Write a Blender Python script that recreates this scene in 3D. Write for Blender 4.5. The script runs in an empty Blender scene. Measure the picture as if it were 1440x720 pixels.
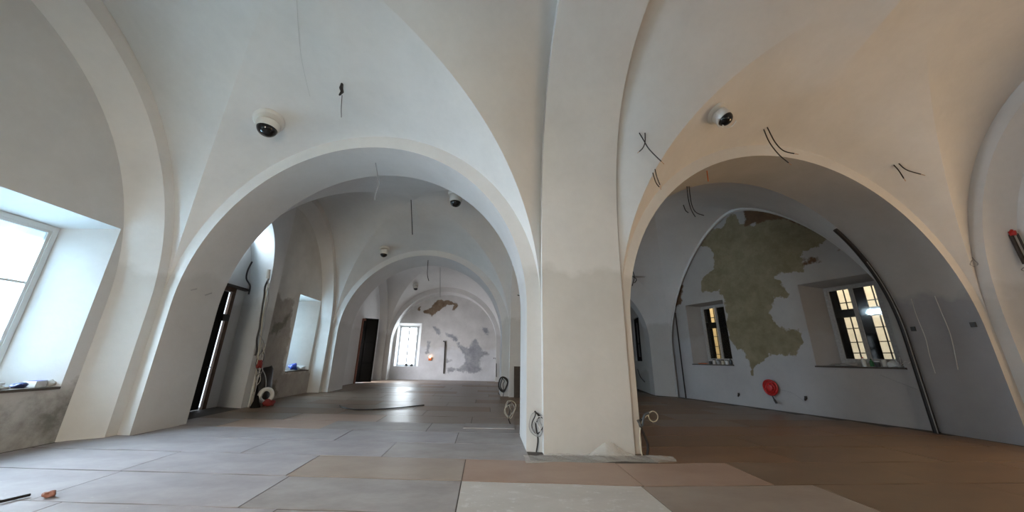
import bpy, bmesh, math, random
from mathutils import Vector, Matrix
random.seed(7)
S = bpy.context.scene
COL = S.collection
# ------------------------------------------------------------------ camera, light, exposure
cam_d = bpy.data.cameras.new('camera')
cam = bpy.data.objects.new('camera', cam_d); COL.objects.link(cam); S.camera = cam
cam_d.sensor_width = 36; cam_d.sensor_fit = 'HORIZONTAL'; cam_d.lens = 470 / 1440 * 36; cam_d.clip_start = 0.05
CR = ((0.996890, -0.077120, 0.016228), (-0.038017, -0.290214, 0.956206), (0.069033, 0.953849, 0.292243))   # right, up, forward
cam.matrix_world = Matrix(((CR[0][0], CR[1][0], -CR[2][0], 0), (CR[0][1], CR[1][1], -CR[2][1], 0), (CR[0][2], CR[1][2], -CR[2][2], 1.4), (0, 0, 0, 1)))
S.view_settings.view_transform = 'Standard'; S.view_settings.look = 'None'
S.view_settings.gamma = 1.0; S.view_settings.use_curve_mapping = False
S.view_settings.exposure = 0.12
world = bpy.data.worlds.new('world'); S.world = world; world.use_nodes = True
bg = world.node_tree.nodes['Background']; bg.inputs[0].default_value = (0.80, 0.90, 1.0, 1); bg.inputs[1].default_value = 1.5
LEFT_PANE = 20.0; MID_PANE = 6.0; BACK_COOL = 13.0; RIGHT_WARM = 12.0; BACK_WARM = 5.0; FAR_PANE = 10.0
P_NEAR = 600.0; P_SIDE = 170.0; P_MID = 280.0; P_FARSIDE = 340.0; P_BACK = 450.0; P_TRANSOM = 180.0
YARD_A = 190.0; YARD_B = 170.0

def daylight(x, y, z, nx, ny, w, h, power, color, tilt=.28, spread=115):
    """bright sky patch just outside a window, shining in and slightly down"""
    ld = bpy.data.lights.new('daylight', 'AREA'); ld.shape = 'RECTANGLE'; ld.size = w; ld.size_y = h; ld.energy = power; ld.color = color; ld.spread = math.radians(spread)
    o = bpy.data.objects.new('daylight', ld); COL.objects.link(o); o.location = (x, y, z)
    o.rotation_euler = Vector((nx, ny, -tilt)).to_track_quat('-Z', 'Z').to_euler(); return o
COOL = (.82, .90, 1.0)
daylight(-7.75, 5.10, 2.20, 1, 0, 1.9, 2.8, P_NEAR, COOL)
daylight(-7.75, 1.55, 2.20, 1, 0, 1.9, 2.8, P_SIDE, (.92, .95, 1.0))
daylight(-7.75, 12.9, 2.20, 1, 0, 1.9, 2.8, P_MID, (.80, .89, 1.0))
daylight(-7.75, 20.2, 1.90, 1, 0.15, 1.5, 3.0, P_FARSIDE, (.93, .93, 1.0))
daylight(-7.70, 9.35, 4.65, 1, 0.1, 1.5, .7, P_TRANSOM, (.86, .93, 1.0), tilt=.1, spread=160)
daylight(-2.7, -1.9, 2.20, 0, 1, 1.9, 2.8, P_BACK, (1.0, .77, .56))  # added fill: warm light sent in through the rear window
# ------------------------------------------------------------------ materials
def mat(name, color, rough=0.6, metal=0.0, emit=None, estr=0.0, noise=0.0, nscale=4.0, bump=0.0, bscale=40.0, spec=0.5, alpha=1.0):
    m = bpy.data.materials.new(name); m.use_nodes = True
    nt = m.node_tree; b = nt.nodes['Principled BSDF']
    b.inputs['Base Color'].default_value = (*color, 1); b.inputs['Roughness'].default_value = rough
    b.inputs['Metallic'].default_value = metal; b.inputs['Specular IOR Level'].default_value = spec
    b.inputs['Alpha'].default_value = alpha
    if emit: b.inputs['Emission Color'].default_value = (*emit, 1); b.inputs['Emission Strength'].default_value = estr
    tc = nt.nodes.new('ShaderNodeTexCoord')
    if noise:
        n = nt.nodes.new('ShaderNodeTexNoise'); n.inputs['Scale'].default_value = nscale; n.inputs['Detail'].default_value = 6
        nt.links.new(tc.outputs['Object'], n.inputs['Vector'])
        r = nt.nodes.new('ShaderNodeMapRange'); r.inputs['From Min'].default_value = 0.3; r.inputs['From Max'].default_value = 0.7
        r.inputs['To Min'].default_value = 1 - noise; r.inputs['To Max'].default_value = 1 + noise
        nt.links.new(n.outputs['Fac'], r.inputs['Value'])
        x = nt.nodes.new('ShaderNodeVectorMath'); x.operation = 'SCALE'; x.inputs[0].default_value = color
        nt.links.new(r.outputs['Result'], x.inputs['Scale']); nt.links.new(x.outputs['Vector'], b.inputs['Base Color'])
    if bump:
        n2 = nt.nodes.new('ShaderNodeTexNoise'); n2.inputs['Scale'].default_value = bscale; n2.inputs['Detail'].default_value = 5
        nt.links.new(tc.outputs['Object'], n2.inputs['Vector'])
        bp = nt.nodes.new('ShaderNodeBump'); bp.inputs['Strength'].default_value = bump; bp.inputs['Distance'].default_value = 0.01
        nt.links.new(n2.outputs['Fac'], bp.inputs['Height']); nt.links.new(bp.outputs['Normal'], b.inputs['Normal'])
    return m

def plaster(name, top, low, line=2.85, mottling=0.05, patches=()):
    """wall plaster: painted above, bare render below a wavy line; patches = (attribute, colour, colour2, wobble)"""
    m = bpy.data.materials.new(name); m.use_nodes = True
    nt = m.node_tree; L = nt.links; N = nt.nodes; b = N['Principled BSDF']
    b.inputs['Roughness'].default_value = 0.85; b.inputs['Specular IOR Level'].default_value = 0.25
    tc = N.new('ShaderNodeTexCoord'); sep = N.new('ShaderNodeSeparateXYZ'); L.new(tc.outputs['Object'], sep.inputs[0])
    def noise(scale, det=5, rough=0.55):
        n = N.new('ShaderNodeTexNoise'); n.inputs['Scale'].default_value = scale; n.inputs['Detail'].default_value = det
        n.inputs['Roughness'].default_value = rough; L.new(tc.outputs['Object'], n.inputs['Vector']); return n.outputs['Fac']
    def rng(v, a, b_, c, d):
        r = N.new('ShaderNodeMapRange'); r.inputs[1].default_value = a; r.inputs[2].default_value = b_; r.inputs[3].default_value = c; r.inputs[4].default_value = d
        L.new(v, r.inputs[0]); return r.outputs[0]
    def math_(op, a, b_):
        x = N.new('ShaderNodeMath'); x.operation = op
        for i, v in enumerate((a, b_)):
            if isinstance(v, (int, float)): x.inputs[i].default_value = v
            else: L.new(v, x.inputs[i])
        return x.outputs[0]
    def mix(f, a, b_):
        x = N.new('ShaderNodeMix'); x.data_type = 'RGBA'; L.new(f, x.inputs[0])
        for i, v in ((6, a), (7, b_)):
            if isinstance(v, tuple): x.inputs[i].default_value = (*v, 1)
            else: L.new(v, x.inputs[i])
        return x.outputs[2]
    z = math_('ADD', sep.outputs[2], rng(noise(1.6, 4), 0.3, 0.7, -0.18, 0.18))
    f = rng(z, line - 0.09, line + 0.09, 0, 1)
    c = mix(f, low, top)
    for attr, c1, c2, wob, soft in patches:
        at = N.new('ShaderNodeAttribute'); at.attribute_name = attr
        d = math_('ADD', at.outputs['Fac'], rng(noise(3.2, 8, 0.65), 0.3, 0.7, -wob, wob))
        pf = rng(d, -soft, soft, 0, 1)
        pc = mix(rng(noise(2.3, 6, 0.7), 0.38, 0.62, 0, 1), c1, c2)
        c = mix(pf, c, pc)
    g = math_('MULTIPLY', rng(noise(1.1, 6, 0.6), 0.3, 0.7, 1 - mottling, 1 + mottling), rng(noise(9, 4), 0.3, 0.7, 0.985, 1.015))
    v = N.new('ShaderNodeVectorMath'); v.operation = 'SCALE'; L.new(c, v.inputs[0]); L.new(g, v.inputs['Scale'])
    L.new(v.outputs['Vector'], b.inputs['Base Color'])
    bp = N.new('ShaderNodeBump'); bp.inputs['Strength'].default_value = 0.25; bp.inputs['Distance'].default_value = 0.01
    L.new(noise(14, 6), bp.inputs['Height']); L.new(bp.outputs['Normal'], b.inputs['Normal'])
    return m

M = {}
M['plaster'] = plaster('painted plaster', (0.66, 0.652, 0.645), (0.56, 0.55, 0.535))
M['soffit'] = plaster('darker plaster of the inner faces', (0.56, 0.55, 0.545), (0.50, 0.49, 0.48))  # a tone darker than the plaster of the arch fronts
M['soffit_grey'] = plaster('darker grey plaster', (0.42, 0.41, 0.40), (0.31, 0.31, 0.325), mottling=.07)  # darker and greyer than the other inner faces
M['lunette'] = plaster('smooth plaster', (0.62, 0.61, 0.585), (0.50, 0.49, 0.46), line=0.9)
M['far_wall'] = plaster('patched plaster of the far wall', (0.56, 0.55, 0.54), (0.60, 0.61, 0.63), line=1.9, mottling=0.12,
    patches=(('brown_patch', (0.16, 0.11, 0.07), (0.25, 0.19, 0.14), 0.10, 0.03), ('grey_patch', (0.24, 0.25, 0.275), (0.36, 0.365, 0.385), 0.12, 0.05)))
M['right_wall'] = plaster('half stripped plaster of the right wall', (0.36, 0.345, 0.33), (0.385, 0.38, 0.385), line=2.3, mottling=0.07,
    patches=(('bare_patch', (0.175, 0.15, 0.09), (0.235, 0.205, 0.135), 0.10, 0.015), ('brick_shade_patch', (0.10, 0.06, 0.035), (0.15, 0.09, 0.05), 0.12, 0.03)))  # brick tone also paints in the shade at the wall top
M['left_wall_rough'] = plaster('stained render', (0.60, 0.59, 0.565), (0.60, 0.59, 0.565), line=2.5, mottling=0.10,
    patches=(('render_patch', (0.31, 0.285, 0.26), (0.38, 0.355, 0.325), 0.12, 0.05), ('damp_patch', (0.15, 0.145, 0.125), (0.21, 0.20, 0.17), 0.15, 0.06),))
M['white_frame'] = mat('white window paint', (0.62, 0.66, 0.68), 0.5)
def film_pane(name, tint, e):
    m = bpy.data.materials.new(name); m.use_nodes = True; nt = m.node_tree; nt.nodes.remove(nt.nodes['Principled BSDF'])
    t = nt.nodes.new('ShaderNodeBsdfTransparent'); t.inputs[0].default_value = (.92, .95, .97, 1)
    g = nt.nodes.new('ShaderNodeBsdfTranslucent'); g.inputs[0].default_value = (*tint, 1)
    n = nt.nodes.new('ShaderNodeTexNoise'); n.inputs['Scale'].default_value = 2.2; n.inputs['Detail'].default_value = 3
    tc = nt.nodes.new('ShaderNodeTexCoord'); nt.links.new(tc.outputs['Object'], n.inputs['Vector'])
    r = nt.nodes.new('ShaderNodeMapRange'); r.inputs[1].default_value = .35; r.inputs[2].default_value = .65; r.inputs[3].default_value = .1; r.inputs[4].default_value = .4; nt.links.new(n.outputs['Fac'], r.inputs[0])
    x = nt.nodes.new('ShaderNodeMixShader'); nt.links.new(r.outputs[0], x.inputs[0])
    nt.links.new(t.outputs[0], x.inputs[1]); nt.links.new(g.outputs[0], x.inputs[2]); nt.links.new(x.outputs[0], nt.nodes['Material Output'].inputs[0]); return m
M['pane_cool'] = film_pane('film covered pane', (.6, .85, .95), 1); M['pane_mid'] = M['pane_back'] = M['pane_cool']
M['pane_far'] = mat('daylit far pane', (0.8, 0.85, 0.9), 0.6, emit=(0.84, 0.93, 1.0), estr=FAR_PANE)
M['pane_warm'] = mat('lamplit pane', (0.8, 0.7, 0.5), 0.6, emit=(1.0, 0.66, 0.34), estr=RIGHT_WARM)
M['pane_warm_back'] = mat('added warm fill pane', (0.8, 0.7, 0.5), 0.6, emit=(1.0, 0.78, 0.55), estr=BACK_WARM)  # glowing pane of the added rear window
M['black'] = mat('black paint', (0.008, 0.0075, 0.007), 0.8, spec=.12)
M['dark_wood'] = mat('dark wood', (0.035, 0.025, 0.018), 0.6, noise=0.3, nscale=12)

# ------------------------------------------------------------------ mesh helpers
class MB:
    def __init__(s): s.v = []; s.f = []; s.attr = {}
    def strip(s, a, b):
        n = len(s.v); k = len(a); s.v += [tuple(p) for p in a] + [tuple(p) for p in b]
        for i in range(k - 1): s.f.append((n + i, n + i + 1, n + k + i + 1, n + k + i))
    def grid(s, rows):
        n = len(s.v); k = len(rows[0])
        for r in rows: s.v += [tuple(p) for p in r]
        for j in range(len(rows) - 1):
            for i in range(k - 1):
                a = n + j * k + i; s.f.append((a, a + 1, a + k + 1, a + k))
    def quad(s, *p): n = len(s.v); s.v += [tuple(q) for q in p]; s.f.append(tuple(range(n, n + len(p))))
    def box(s, lo, hi, frame=None):
        n = len(s.v)
        for z in (lo[2], hi[2]):
            for x, y in ((lo[0], lo[1]), (hi[0], lo[1]), (hi[0], hi[1]), (lo[0], hi[1])):
                q = Vector((x, y, z)); s.v.append(tuple(frame @ q) if frame else tuple(q))
        for f in ((0, 3, 2, 1), (4, 5, 6, 7), (0, 1, 5, 4), (1, 2, 6, 5), (2, 3, 7, 6), (3, 0, 4, 7)): s.f.append(tuple(n + i for i in f))
    def tube(s, pts, r, seg=8, closed=False):
        pts = [Vector(p) for p in pts]; n0 = len(s.v); k = len(pts)
        nrm = None
        for i, p in enumerate(pts):
            if closed: t = (pts[(i + 1) % k] - pts[i - 1]).normalized()
            else: t = (pts[min(i + 1, k - 1)] - pts[max(i - 1, 0)]).normalized()
            if nrm is None: nrm = t.orthogonal().normalized()
            else:
                nrm = nrm - t * nrm.dot(t); nrm = nrm.normalized() if nrm.length > 1e-6 else t.orthogonal().normalized()
            b = t.cross(nrm); rr = r[i] if isinstance(r, (list, tuple)) else r
            for j in range(seg):
                a = 2 * math.pi * j / seg; s.v.append(tuple(p + (nrm * math.cos(a) + b * math.sin(a)) * rr))
        m = k if closed else k - 1
        for i in range(m):
            for j in range(seg):
                a = n0 + i * seg + j; b2 = n0 + i * seg + (j + 1) % seg
                c = n0 + ((i + 1) % k) * seg + (j + 1) % seg; d = n0 + ((i + 1) % k) * seg + j
                s.f.append((a, b2, c, d))
        if not closed:
            s.f.append(tuple(n0 + j for j in range(seg))[::-1]); s.f.append(tuple(n0 + (k - 1) * seg + j for j in range(seg)))
    def lathe(s, prof, seg=24, M_=None):
        n0 = len(s.v)
        for r, z in prof:
            for j in range(seg):
                a = 2 * math.pi * j / seg; q = Vector((r * math.cos(a), r * math.sin(a), z)); s.v.append(tuple(M_ @ q) if M_ else tuple(q))
        for i in range(len(prof) - 1):
            for j in range(seg):
                s.f.append((n0 + i * seg + j, n0 + i * seg + (j + 1) % seg, n0 + (i + 1) * seg + (j + 1) % seg, n0 + (i + 1) * seg + j))
        s.f.append(tuple(n0 + j for j in range(seg))[::-1]); s.f.append(tuple(n0 + (len(prof) - 1) * seg + j for j in range(seg)))
    def build(s, name, m, parent=None, smooth=True, angle=35, loc=None):
        me = bpy.data.meshes.new(name); v = s.v
        if loc is not None: v = [(p[0] - loc[0], p[1] - loc[1], p[2] - loc[2]) for p in v]
        me.from_pydata(v, [], s.f); me.update()
        if smooth:
            me.polygons.foreach_set('use_smooth', [True] * len(me.polygons)); me.set_sharp_from_angle(angle=math.radians(angle))
        me.materials.append(m)
        for k, a in s.attr.items():
            at = me.attributes.new(k, 'FLOAT', 'POINT'); at.data.foreach_set('value', a)
        o = bpy.data.objects.new(name, me); COL.objects.link(o)
        if loc is not None: o.location = loc
        if parent: o.parent = parent
        return o
def tag(o, label=None, cat=None, group=None, kind=None):
    for k, v in (('label', label), ('category', cat), ('group', group), ('kind', kind)):
        if v: o[k] = v
    return o
def empty(name, loc, rz=0.0):
    o = bpy.data.objects.new(name, None); COL.objects.link(o); o.location = loc; o.rotation_euler = (0, 0, rz); return o
def settle(root):
    for c in list(COL.objects):
        if c.parent == root: c.location = tuple(-v for v in root.location)
    return root
def spline(pts, n=8):
    P = [Vector(p) for p in pts]; out = []
    for i in range(len(P) - 1):
        a = P[max(i - 1, 0)]; b = P[i]; c = P[i + 1]; d = P[min(i + 2, len(P) - 1)]
        for k in range(n):
            t = k / n; out.append(0.5 * ((2 * b) + (c - a) * t + (2 * a - 5 * b + 4 * c - d) * t * t + (3 * b - a - 3 * c + d) * t ** 3))
    out.append(P[-1]); return out

NP = 56
def arc(A, B, zs, H, p=2.0, floor=True, n=NP):
    A = Vector((A[0], A[1])); B = Vector((B[0], B[1])); out = []
    if floor: out += [Vector((A.x, A.y, z)) for z in (0, zs * .5)]
    for i in range(n + 1):
        t = -math.cos(math.pi * i / n); q = A.lerp(B, (t + 1) / 2)
        out.append(Vector((q.x, q.y, zs + H * max(0.0, 1 - abs(t) ** p) ** (1 / p))))
    if floor: out += [Vector((B.x, B.y, z)) for z in (zs * .5, 0)]
    return out
def along(A, B, d0, d1):
    """points moved in from each end of A-B by d0, d1"""
    A = Vector(A); B = Vector(B); u = (B - A).normalized(); return A + u * d0, B - u * d1
def web(mb, A, B, C, zs, Hside, pside, Hc, m=14, pg=2.0):
    """one web of a groin vault: side arc A-B, groins from A and B to centre C"""
    side = arc(A, B, zs, Hside, pside, floor=False); gr = []
    for i in range(NP + 1):
        t = -math.cos(math.pi * i / NP); K = Vector(A) if t < 0 else Vector(B); q = Vector(C).lerp(K, abs(t))
        gr.append(Vector((q.x, q.y, zs + Hc * max(0.0, 1 - abs(t) ** pg) ** (1 / pg))))
    mb.grid([[a.lerp(b, j / m) for a, b in zip(side, gr)] for j in range(m + 1)])
def vault(name, corners, C, zs, Hc, sides, label):
    """corners FL, FR, BR, BL; sides (H, p) for front, right, back, left"""
    for i in range(4):
        pass
    mb = MB()
    for i in range(4): web(mb, corners[i], corners[(i + 1) % 4], C, zs, sides[i][0], sides[i][1], Hc)
    return tag(mb.build(name, M['plaster'], angle=12), label, 'ceiling', kind='structure')
def wall_plane(mb, P0, P1, z0, z1, holes=(), step=None):
    """vertical plane P0-P1 with rectangular holes (s0, s1, z0, z1)"""
    P0 = Vector(P0); P1 = Vector(P1); Ln = (P1 - P0).length; u = (P1 - P0) / Ln
    ss = {0.0, Ln}; zz = {z0, z1}
    for h in holes: ss |= {h[0], h[1]}; zz |= {h[2], h[3]}
    def fill(v):
        v = sorted(v)
        if not step: return v
        o = []
        for a, b in zip(v, v[1:]):
            k = max(1, round((b - a) / step)); o += [a + (b - a) * i / k for i in range(k)]
        return o + [v[-1]]
    ss = fill(ss); zz = fill(zz); n = len(mb.v); k = len(ss)
    coords = []
    for z in zz:
        for s_ in ss: q = P0 + u * s_; mb.v.append((q.x, q.y, z)); coords.append((s_, z))
    for j in range(len(zz) - 1):
        for i in range(k - 1):
            cs = (ss[i] + ss[i + 1]) / 2; cz = (zz[j] + zz[j + 1]) / 2
            if any(h[0] < cs < h[1] and h[2] < cz < h[3] for h in holes): continue
            a = n + j * k + i; mb.f.append((a, a + 1, a + k + 1, a + k))
    return coords
def reveal(mb, P0, P1, hole, nrm, depth, inner):
    """sloping sides of a window opening: hole on the wall, inner rectangle (same coords) at depth along nrm"""
    P0 = Vector(P0); P1 = Vector(P1); u = (P1 - P0).normalized(); nv = Vector(nrm) * depth
    def pt(s_, z, d): q = P0 + u * s_ + nv * d; return (q.x, q.y, z)
    o = [(hole[0], hole[2]), (hole[1], hole[2]), (hole[1], hole[3]), (hole[0], hole[3])]
    i_ = [(inner[0], inner[2]), (inner[1], inner[2]), (inner[1], inner[3]), (inner[0], inner[3])]
    for k in range(4):
        a, b = o[k], o[(k + 1) % 4]; c, d = i_[(k + 1) % 4], i_[k]
        mb.quad(pt(*a, 0), pt(*b, 0), pt(*c, 1), pt(*d, 1))
def sdf(x, y, poly):
    """positive inside polygon"""
    ins = False; d = 1e9; n = len(poly)
    for i in range(n):
        x1, y1 = poly[i]; x2, y2 = poly[(i + 1) % n]
        if (y1 > y) != (y2 > y) and x < (x2 - x1) * (y - y1) / (y2 - y1) + x1: ins = not ins
        dx, dy = x2 - x1, y2 - y1; t = max(0, min(1, ((x - x1) * dx + (y - y1) * dy) / (dx * dx + dy * dy + 1e-12)))
        d = min(d, (x - x1 - t * dx) ** 2 + (y - y1 - t * dy) ** 2)
    d = min(math.sqrt(d), 1.0); return d if ins else -d
def add_attr(mb, name, coords, offset, polys):
    a = mb.attr.setdefault(name, [])
    a += [-1.0] * (offset - len(a))
    for s_, z in coords: a.append(max([sdf(s_, z, p) for p in polys] + [-1.0]))

# ------------------------------------------------------------------ plan of the building
ZL = 2.25; ZR = 2.0
# left nave, first bay (camera stands here), corners FL FR BR BL
B1 = [Vector((-6.34, 6.99)), Vector((0.95, 5.84)), Vector((0.95, -0.85)), Vector((-6.34, -0.70))]; C1 = Vector((-2.70, 3.10))
B2 = [Vector((-6.34, 8.08)), Vector((0.95, 6.98)), Vector((0.95, 13.68)), Vector((-6.34, 14.62))]; C2 = Vector((-2.70, 10.90))
B3 = [Vector((-6.38, 16.10)), Vector((0.95, 15.20)), Vector((0.95, 21.60)), Vector((-6.30, 22.40))]; C3 = Vector((-2.70, 18.85))
R1 = [Vector((2.35, 5.72)), Vector((10.20, 6.10)), Vector((10.20, -0.10)), Vector((2.35, -0.70))]; D1 = Vector((6.30, 3.00))
R2 = [Vector((2.35, 6.95)), Vector((9.97, 7.30)), Vector((7.83, 14.12)), Vector((2.35, 13.75))]; D2 = Vector((5.80, 10.50))
def bay(corners, C, zs, Hc, sides, label):
    # order of webs: 0-1 far/near transverse, 1-2, 2-3, 3-0
    mb = MB()
    for i in range(4): web(mb, corners[i], corners[(i + 1) % 4], C, zs, sides[i][0], sides[i][1], Hc)
    return tag(mb.build('ceiling', M['plaster'], angle=12), label, 'ceiling', kind='structure')
V1 = [(3.70, 2), (4.80, 3), (3.70, 2), (4.80, 2)]
V2 = [(3.70, 2), (4.60, 2), (3.60, 2), (4.60, 2)]
V3 = [(3.60, 2), (4.60, 2), (3.55, 2), (4.60, 2)]
W1 = [(4.00, 2), (5.10, 2.3), (4.00, 2), (5.05, 3)]
W2 = [(4.00, 2), (4.80, 1.6), (3.40, 2), (4.90, 2)]
bay(B1, C1, ZL, 4.40, V1, 'white groin vault over the left front bay, nearest the camera')
bay(B2, C2, ZL, 4.42, V2, 'grey groin vault seen through the big left arch')
bay(B3, C3, ZL, 4.42, V3, 'pale groin vault in front of the far end wall')
bay(R1, D1, ZR, 5.00, W1, 'beige groin vault over the right front bay')
bay(R2, D2, ZR, 4.90, W2, 'dim vault behind the right arch')

def trans_arch(name, F, Bk, vF, vB, zs, dF, dB, HF, HB, label, pf=2, pb=2, soffit='soffit'):
    """wall between two bays: front corners F (pair), back corners Bk, outer arcs vF vB, openings inset by d"""
    mb = MB()
    a0, b0 = along(F[0], F[1], *dF); a1, b1 = along(Bk[0], Bk[1], *dB)
    inF = arc(a0, b0, zs, HF, pf); inB = arc(a1, b1, zs, HB, pb)
    outF = arc(F[0], F[1], zs, vF[0], vF[1]); outB = arc(Bk[0], Bk[1], zs, vB[0], vB[1])
    mb.strip(outF, inF); mb.strip(inB, outB)
    o = tag(mb.build(name, M['plaster'], angle=40), label, 'wall', kind='structure')
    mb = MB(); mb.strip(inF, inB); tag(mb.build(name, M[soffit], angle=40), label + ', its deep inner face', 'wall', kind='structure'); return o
trans_arch('wall_front_left', (B1[0], B1[1]), (B2[0], B2[1]), V1[0], V2[0], ZL, (.24, .25), (.30, .24), 3.43, 3.40,
           'big white round arch opening into the left nave')
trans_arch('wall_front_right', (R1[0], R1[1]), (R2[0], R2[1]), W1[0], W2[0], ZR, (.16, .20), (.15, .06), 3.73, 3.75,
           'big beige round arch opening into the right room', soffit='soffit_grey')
trans_arch('wall_middle_left', (B2[3], B2[2]), (B3[0], B3[1]), V2[2], V3[0], ZL, (.24, .30), (.25, .30), 3.36, 3.30,
           'second round arch, halfway down the left nave')
# arcade of thick longitudinal arches carried by the pillars
def arcade(name, x0, x1, ya, yb, H, p, outs, label):
    """outs: (corner a, corner b, zs, (H, p)) of the bay face on each side"""
    mb = MB()
    l = arc((x0, ya[0]), (x0, yb[0]), ZL, H, p); r = arc((x1, ya[1]), (x1, yb[1]), ZL, H, p)
    mb.strip(l, r)
    for prof, (ca, cb, zs, v) in ((l, outs[0]), (r, outs[1])):
        mb.strip(arc(ca, cb, zs, v[0], v[1]), prof)
    return tag(mb.build(name, M['plaster'], angle=40), label, 'wall', kind='structure')
arcade('wall_arcade', .95, 2.35, (5.68, 5.62), (-.65, -.60), 4.62, 3, ((B1[1], B1[2], ZL, V1[1]), (R1[0], R1[3], ZR, W1[3])),
       'massive pillar between the two front arches with the broad rib rising overhead')
arcade('wall_arcade', .95, 2.35, (7.16, 7.16), (13.45, 13.45), 4.35, 2, ((B2[1], B2[2], ZL, V2[1]), (R2[0], R2[3], ZR, W2[3])),
       'brownish broad arch on the right side of the left nave')
# plain closed sides and outer walls
def lateral(name, ca, cb, zs, v, inset, x_wall, Hin, pin, wall_pts, holes, label, material, ztop=7.2, band_in=0.2):
    """wall arch: band, splayed soffit and recessed wall plane with holes; returns wall mesh builder for reveals"""
    pass

def closed_wall(name, P0, P1, label, holes=(), ztop=7.4, m='lunette'):
    mb = MB(); wall_plane(mb, P0, P1, 0, ztop, holes); return mb

# --- left outer wall, first bay
def side_recess(ca, cb, zs, v, d, Hin, pin, wa, wb, Hw, pw):
    """band on the face ca-cb, then splayed soffit back to the wall points wa-wb"""
    mb = MB(); a, b = along(ca, cb, *d)
    inn = arc(a, b, zs, Hin, pin); out = arc(ca, cb, zs, v[0], v[1]); w = arc(wa, wb, zs, Hw, pw)
    mb.strip(out, inn); mb.strip(inn, w); return mb
XL = -6.78
mb = side_recess(B1[0], B1[3], ZL, V1[3], (.20, .20), 4.50, 2, (XL, 6.50), (XL, -.3), 4.20, 2)
tag(mb.build('wall_left', M['plaster'], angle=40), 'white wall arch framing the daylit window at the left edge', 'wall', kind='structure')
mb = MB()
LW0 = (XL, 6.6); LW1 = (XL, -.6)
holes = [(0.31, 2.65, .84, 3.56), (3.9, 6.2, .84, 3.56)]
n0 = len(mb.v); co = wall_plane(mb, LW0, LW1, 0, 7.0, holes, .12)
add_attr(mb, 'damp_patch', co, n0, [[(-.2, .1), (.5, .05), (.6, .55), (.1, .75), (-.2, .6)], [(.9, .1), (2.4, .05), (2.2, .7), (1.1, .66)]])
inner_l = [(0.66, 2.30, .84, 3.40), (4.25, 5.85, .84, 3.40)]
for h, i_ in zip(holes, inner_l):
    reveal(mb, LW0, LW1, h, (-1, 0), .62, i_)
mb.attr['damp_patch'] += [-1.0] * (len(mb.v) - len(mb.attr['damp_patch']))
M['left_near'] = plaster('white plaster with damp foot', (0.56, 0.56, 0.56), (0.44, 0.43, 0.415), line=.83, mottling=0.05,
    patches=(('damp_patch', (0.17, 0.165, 0.155), (0.26, 0.25, 0.235), 0.3, 0.25),))
tag(mb.build('wall_left', M['left_near'], angle=20), 'white wall below and around the daylit window at the left edge', 'wall', kind='structure')

def window(n, P0, P1, inner, nrm, depth, frame_m, pane_m, label, bars=(0.5,), hbars=(0.36,), fw=.07, thick=.06, pane=True):
    """double casement in the opening: frame, sashes and panes"""
    P0 = Vector(P0); P1 = Vector(P1); u = (P1 - P0).normalized(); nv = Vector(nrm)
    o = P0 + u * inner[0] + nv * depth; root = empty('window_%d' % n, (o.x, o.y, inner[2])); tag(root, label, 'window', kind='structure')
    F = Matrix(((u.x, nv.x, 0, 0), (u.y, nv.y, 0, 0), (0, 0, 1, 0), (0, 0, 0, 1)))
    w = inner[1] - inner[0]; h = inner[3] - inner[2]
    f = MB()
    for lo, hi in (((0, 0, 0), (fw, thick, h)), ((w - fw, 0, 0), (w, thick, h)), ((fw, 0, h - fw), (w - fw, thick, h)), ((fw, 0, 0), (w - fw, thick, fw))): f.box(lo, hi, F)
    f.build('frame', frame_m, root, smooth=False)
    xs = [fw] + [w * b for b in bars] + [w - fw]
    for i in range(len(xs) - 1):
        a = xs[i]; b = xs[i + 1]; s_ = MB(); e = .045
        for lo, hi in (((a, .01, fw), (a + e, .05, h - fw)), ((b - e, .01, fw), (b, .05, h - fw)), ((a + e, .01, fw), (b - e, .05, fw + e)), ((a + e, .01, h - fw - e), (b - e, .05, h - fw))): s_.box(lo, hi, F)
        for hb in hbars: s_.box((a + e, .015, h * hb - .02), (b - e, .045, h * hb + .02), F)
        so = s_.build('sash', frame_m, root, smooth=False)
        if pane:
            p = MB(); p.box((a + e, .028, fw + e), (b - e, .033, h - fw - e), F); p.build('pane', pane_m, so, smooth=False)
    return root, F
window(1, LW0, LW1, inner_l[0], (-1, 0), .58, M['white_frame'], M['pane_cool'], 'daylit double window at the left edge with frosted panes', hbars=(.62,))
window(2, LW0, LW1, inner_l[1], (-1, 0), .58, M['white_frame'], M['pane_cool'], 'daylit window in the left wall beside the camera', hbars=(.62,))

# --- left outer wall, second bay
mb = side_recess(B2[0], B2[3], ZL, V2[3], (.15, .22), 4.35, 2, (XL, 8.3), (XL, 14.38), 4.10, 2)
tag(mb.build('wall_left', M['plaster'], angle=40), 'grey wall arch round the window recess in the second left bay', 'wall', kind='structure')
mb = MB(); A0 = (XL, 10.62); A1 = (XL, 14.6); holes = [(1.98, 3.58, .84, 3.50)]
n0 = len(mb.v); co = wall_plane(mb, A0, A1, 0, 7.0, holes, .12)
add_attr(mb, 'render_patch', co, n0, [[(-.4, -.3), (4.2, -.3), (4.2, .78), (1.85, .80), (1.8, 2.4), (1.6, 3.3), (1.0, 3.1), (.5, 3.5), (-.4, 3.5)]])
add_attr(mb, 'damp_patch', co, n0, [[(.6, 1.95), (1.4, 2.2), (1.65, 2.9), (1.3, 2.5), (.9, 2.35)], [(.9, .1), (1.9, .1), (1.6, .6), (1.2, .5)], [(-.1, .1), (.3, .1), (.4, 2.2), (.1, 3.2), (-.1, 3.2)]])
reveal(mb, A0, A1, holes[0], (-1, 0), .62, (1.58, 2.96, .84, 3.40))
mb.attr['damp_patch'] += [-1.0] * (len(mb.v) - len(mb.attr['damp_patch']))
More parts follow.
